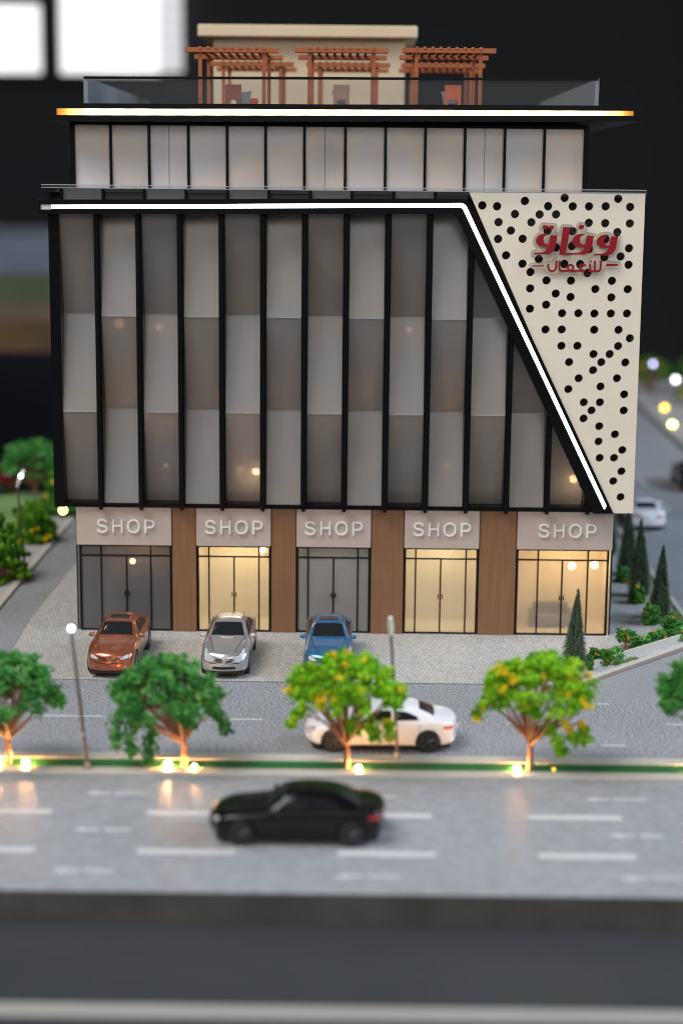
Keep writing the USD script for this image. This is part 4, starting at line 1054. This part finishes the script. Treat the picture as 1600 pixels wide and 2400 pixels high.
# left of the street: garden
shrub('bright green bush with magenta flowers at the left picture edge', (-226, 118, 1.5), (20, 20, 40), 41, leaf='leaf_garden', flower='leaf_magenta', share=.06, n=170, bit=(1.4, 2.6))
shrub('yellow-green bush behind the garden lamp post left of the building', (-217.5, 232, 1.6), (14, 14, 26), 42, leaf='leaf_garden', flower='leaf_yellow', share=.15, n=110, bit=(1.4, 2.4))
shrub('olive bush farther back beside the left corner of the building', (-213, 330, 1.6), (16, 16, 34), 43, leaf='leaf_hedge', flower='leaf_yellow', share=.2, n=110, bit=(1.5, 2.6))
shrub('small yellow-green plant low at the left picture edge beside the pavement', (-216, 62, 1.3), (5, 5, 7), 44, leaf='leaf_garden', flower='leaf_yellow', share=.2, n=30, bit=(.8, 1.4))
wire_tree('blurred dark green tree on the lawn behind the left corner of the building', -249, 400, 1.6, 51, (0, 0, 24), (26, 22, 20), 'leaf_dark', puffs=150, fork=8, per=26)
for q, (xx, yy, hh, lb) in enumerate(((352, 1120, 40, 'blurred green tree right of the building behind the violet lamp'), (412, 1110, 52, 'big blurred green tree at the right edge behind the white lamp'), (392, 1010, 22, 'low blurred yellow-green tree beside the two yellow lights'))):
    wire_tree(lb, xx, yy, 1.4, 60 + q, (0, 0, hh * .55), (30, 26, hh * .5), 'leaf_hedge' if q != 2 else 'leaf_garden', 'leaf_yellow', .12, puffs=110, fork=6, per=20)


# ------------------------------------------------------------------ lamps
def lamp_post(label, base, head, lit_mat, collar=True, r=.75):
    P = thing('street_lamp', label, 'street lamp', base)
    b, h = np.zeros(3), np.array(head, float) - np.array(base, float)
    obj('pole', tube([b, b + h * .5 + (0.15, 0, 0), h], (r * 1.1, r * .95, r * .8), 10), M['pole'], P, smooth=50)
    obj('base_flange', [tube([(0, 0, 0), (0, 0, .8)], 2.0, 14), tube([(0, 0, .8), (0, 0, 3.0)], 1.25, 12)], M['metal'], P, smooth=40)
    if collar:
        obj('collar', tube([h * .24, h * .27], r * 1.35, 10), M['metal'], P, smooth=40)
    return P, h


P, h = lamp_post('thin brown street lamp with a round white light, left of the second tree', (-111.0, -231.5, 1.3), (-117.2, -228, 60.5), None)
obj('lamp_globe', ball(h + (0, 0, 1.2), 1.45, 2), M['lamp_white'], P, smooth=True)
P, h = lamp_post('thin street lamp with an unlit pale head, standing before the fourth shop', (20.8, -214, 1.3), (17.2, -216, 57.5), None)
obj('lamp_head', tube([h, h + (-.2, -1.2, 3.5), h + (-.5, -3.0, 8.2)], (1.0, 1.25, .9), 10), M['letter'], P, smooth=60)
P, h = lamp_post('garden street lamp with small white light among the bushes at left', (-206.4, 135, 1.3), (-210.0, 135, 56.5), None)
obj('lamp_head', tube([h, h + (2.5, -3, 6), h + (5.2, -5, 11.5)], (1.0, 1.6, 1.2), 10), M['letter'], P, smooth=60)
obj('lamp_globe', ball(h + (3.6, -6.0, 8.0), 1.5, 2), M['lamp_white'], P, smooth=True)
for (bx, by, bz), mt, lb, r in (((334.8, 1000, 48.1), 'lamp_violet', 'far street lamp glowing pale violet right of the perforated panel', 2.2), ((360.9, 1000, 30.8), 'lamp_white', 'far street lamp glowing white at the right picture edge', 3.0),
                                ((342.6, 960, 4.2), 'lamp_amber', 'dim amber ground light among the far bushes at right', 3.0), ((328.0, 830, 3.6), 'lamp_yellow', 'bright yellow ground light beside the far pavement at right', 2.6)):
    if bz > 20:
        P, h = lamp_post(lb, (bx + 1, by, 1.4), (bx, by, bz - 2), None, False, .8)
        obj('lamp_globe', ball(h + (0, 0, 2.2), r, 2), M[mt], P, smooth=True)
    else:
        Gd = thing('ground_light', lb, 'ground light', (bx, by, 1.4))
        obj('bulb', ball((0, 0, bz - 1.4), r, 2), M[mt], Gd, smooth=True)
        obj('base', tube([(0, 0, 0), (0, 0, 1.0)], r, 12), M['metal'], Gd)
for gx, gy, gz, mt, r, lb in ((-150.5, -224, 2.0, 'led_bulb', .9, 'glowing ground bulb at the left picture edge under the first tree'), (-138.2, -226, 1.9, 'led_bulb', 1.05, 'glowing ground bulb right of the first tree trunk'),
                              (-77.4, -226.5, 2.1, 'led_bulb', 1.1, 'brightest ground bulb, just left of the second tree trunk'), (-66.0, -228.2, 1.6, 'led_bulb', .8, 'glowing ground bulb just right of the second tree trunk'),
                              (3.9, -227, 1.5, 'led_bulb', .95, 'glowing ground bulb at the foot of the third tree'), (71.6, -226, 1.6, 'led_bulb', 1.05, 'glowing ground bulb left of the fourth tree trunk'),
                              (87.2, -226, 1.5, 'led_amber_dim', .8, 'dim amber ground light right of the fourth tree trunk'), (147.5, -224, 1.6, 'led_bulb', .7, 'warm ground bulb at the right picture edge under the last tree')):
    Gd = thing('ground_light', lb, 'ground light', (gx, gy, .8))
    obj('bulb', ball((0, 0, gz - .8), r, 2), M[mt], Gd, smooth=True)
    obj('stem', tube([(0, 0, -.2), (0, 0, gz - .8 - r * .8)], .35, 8), M['metal'], Gd)
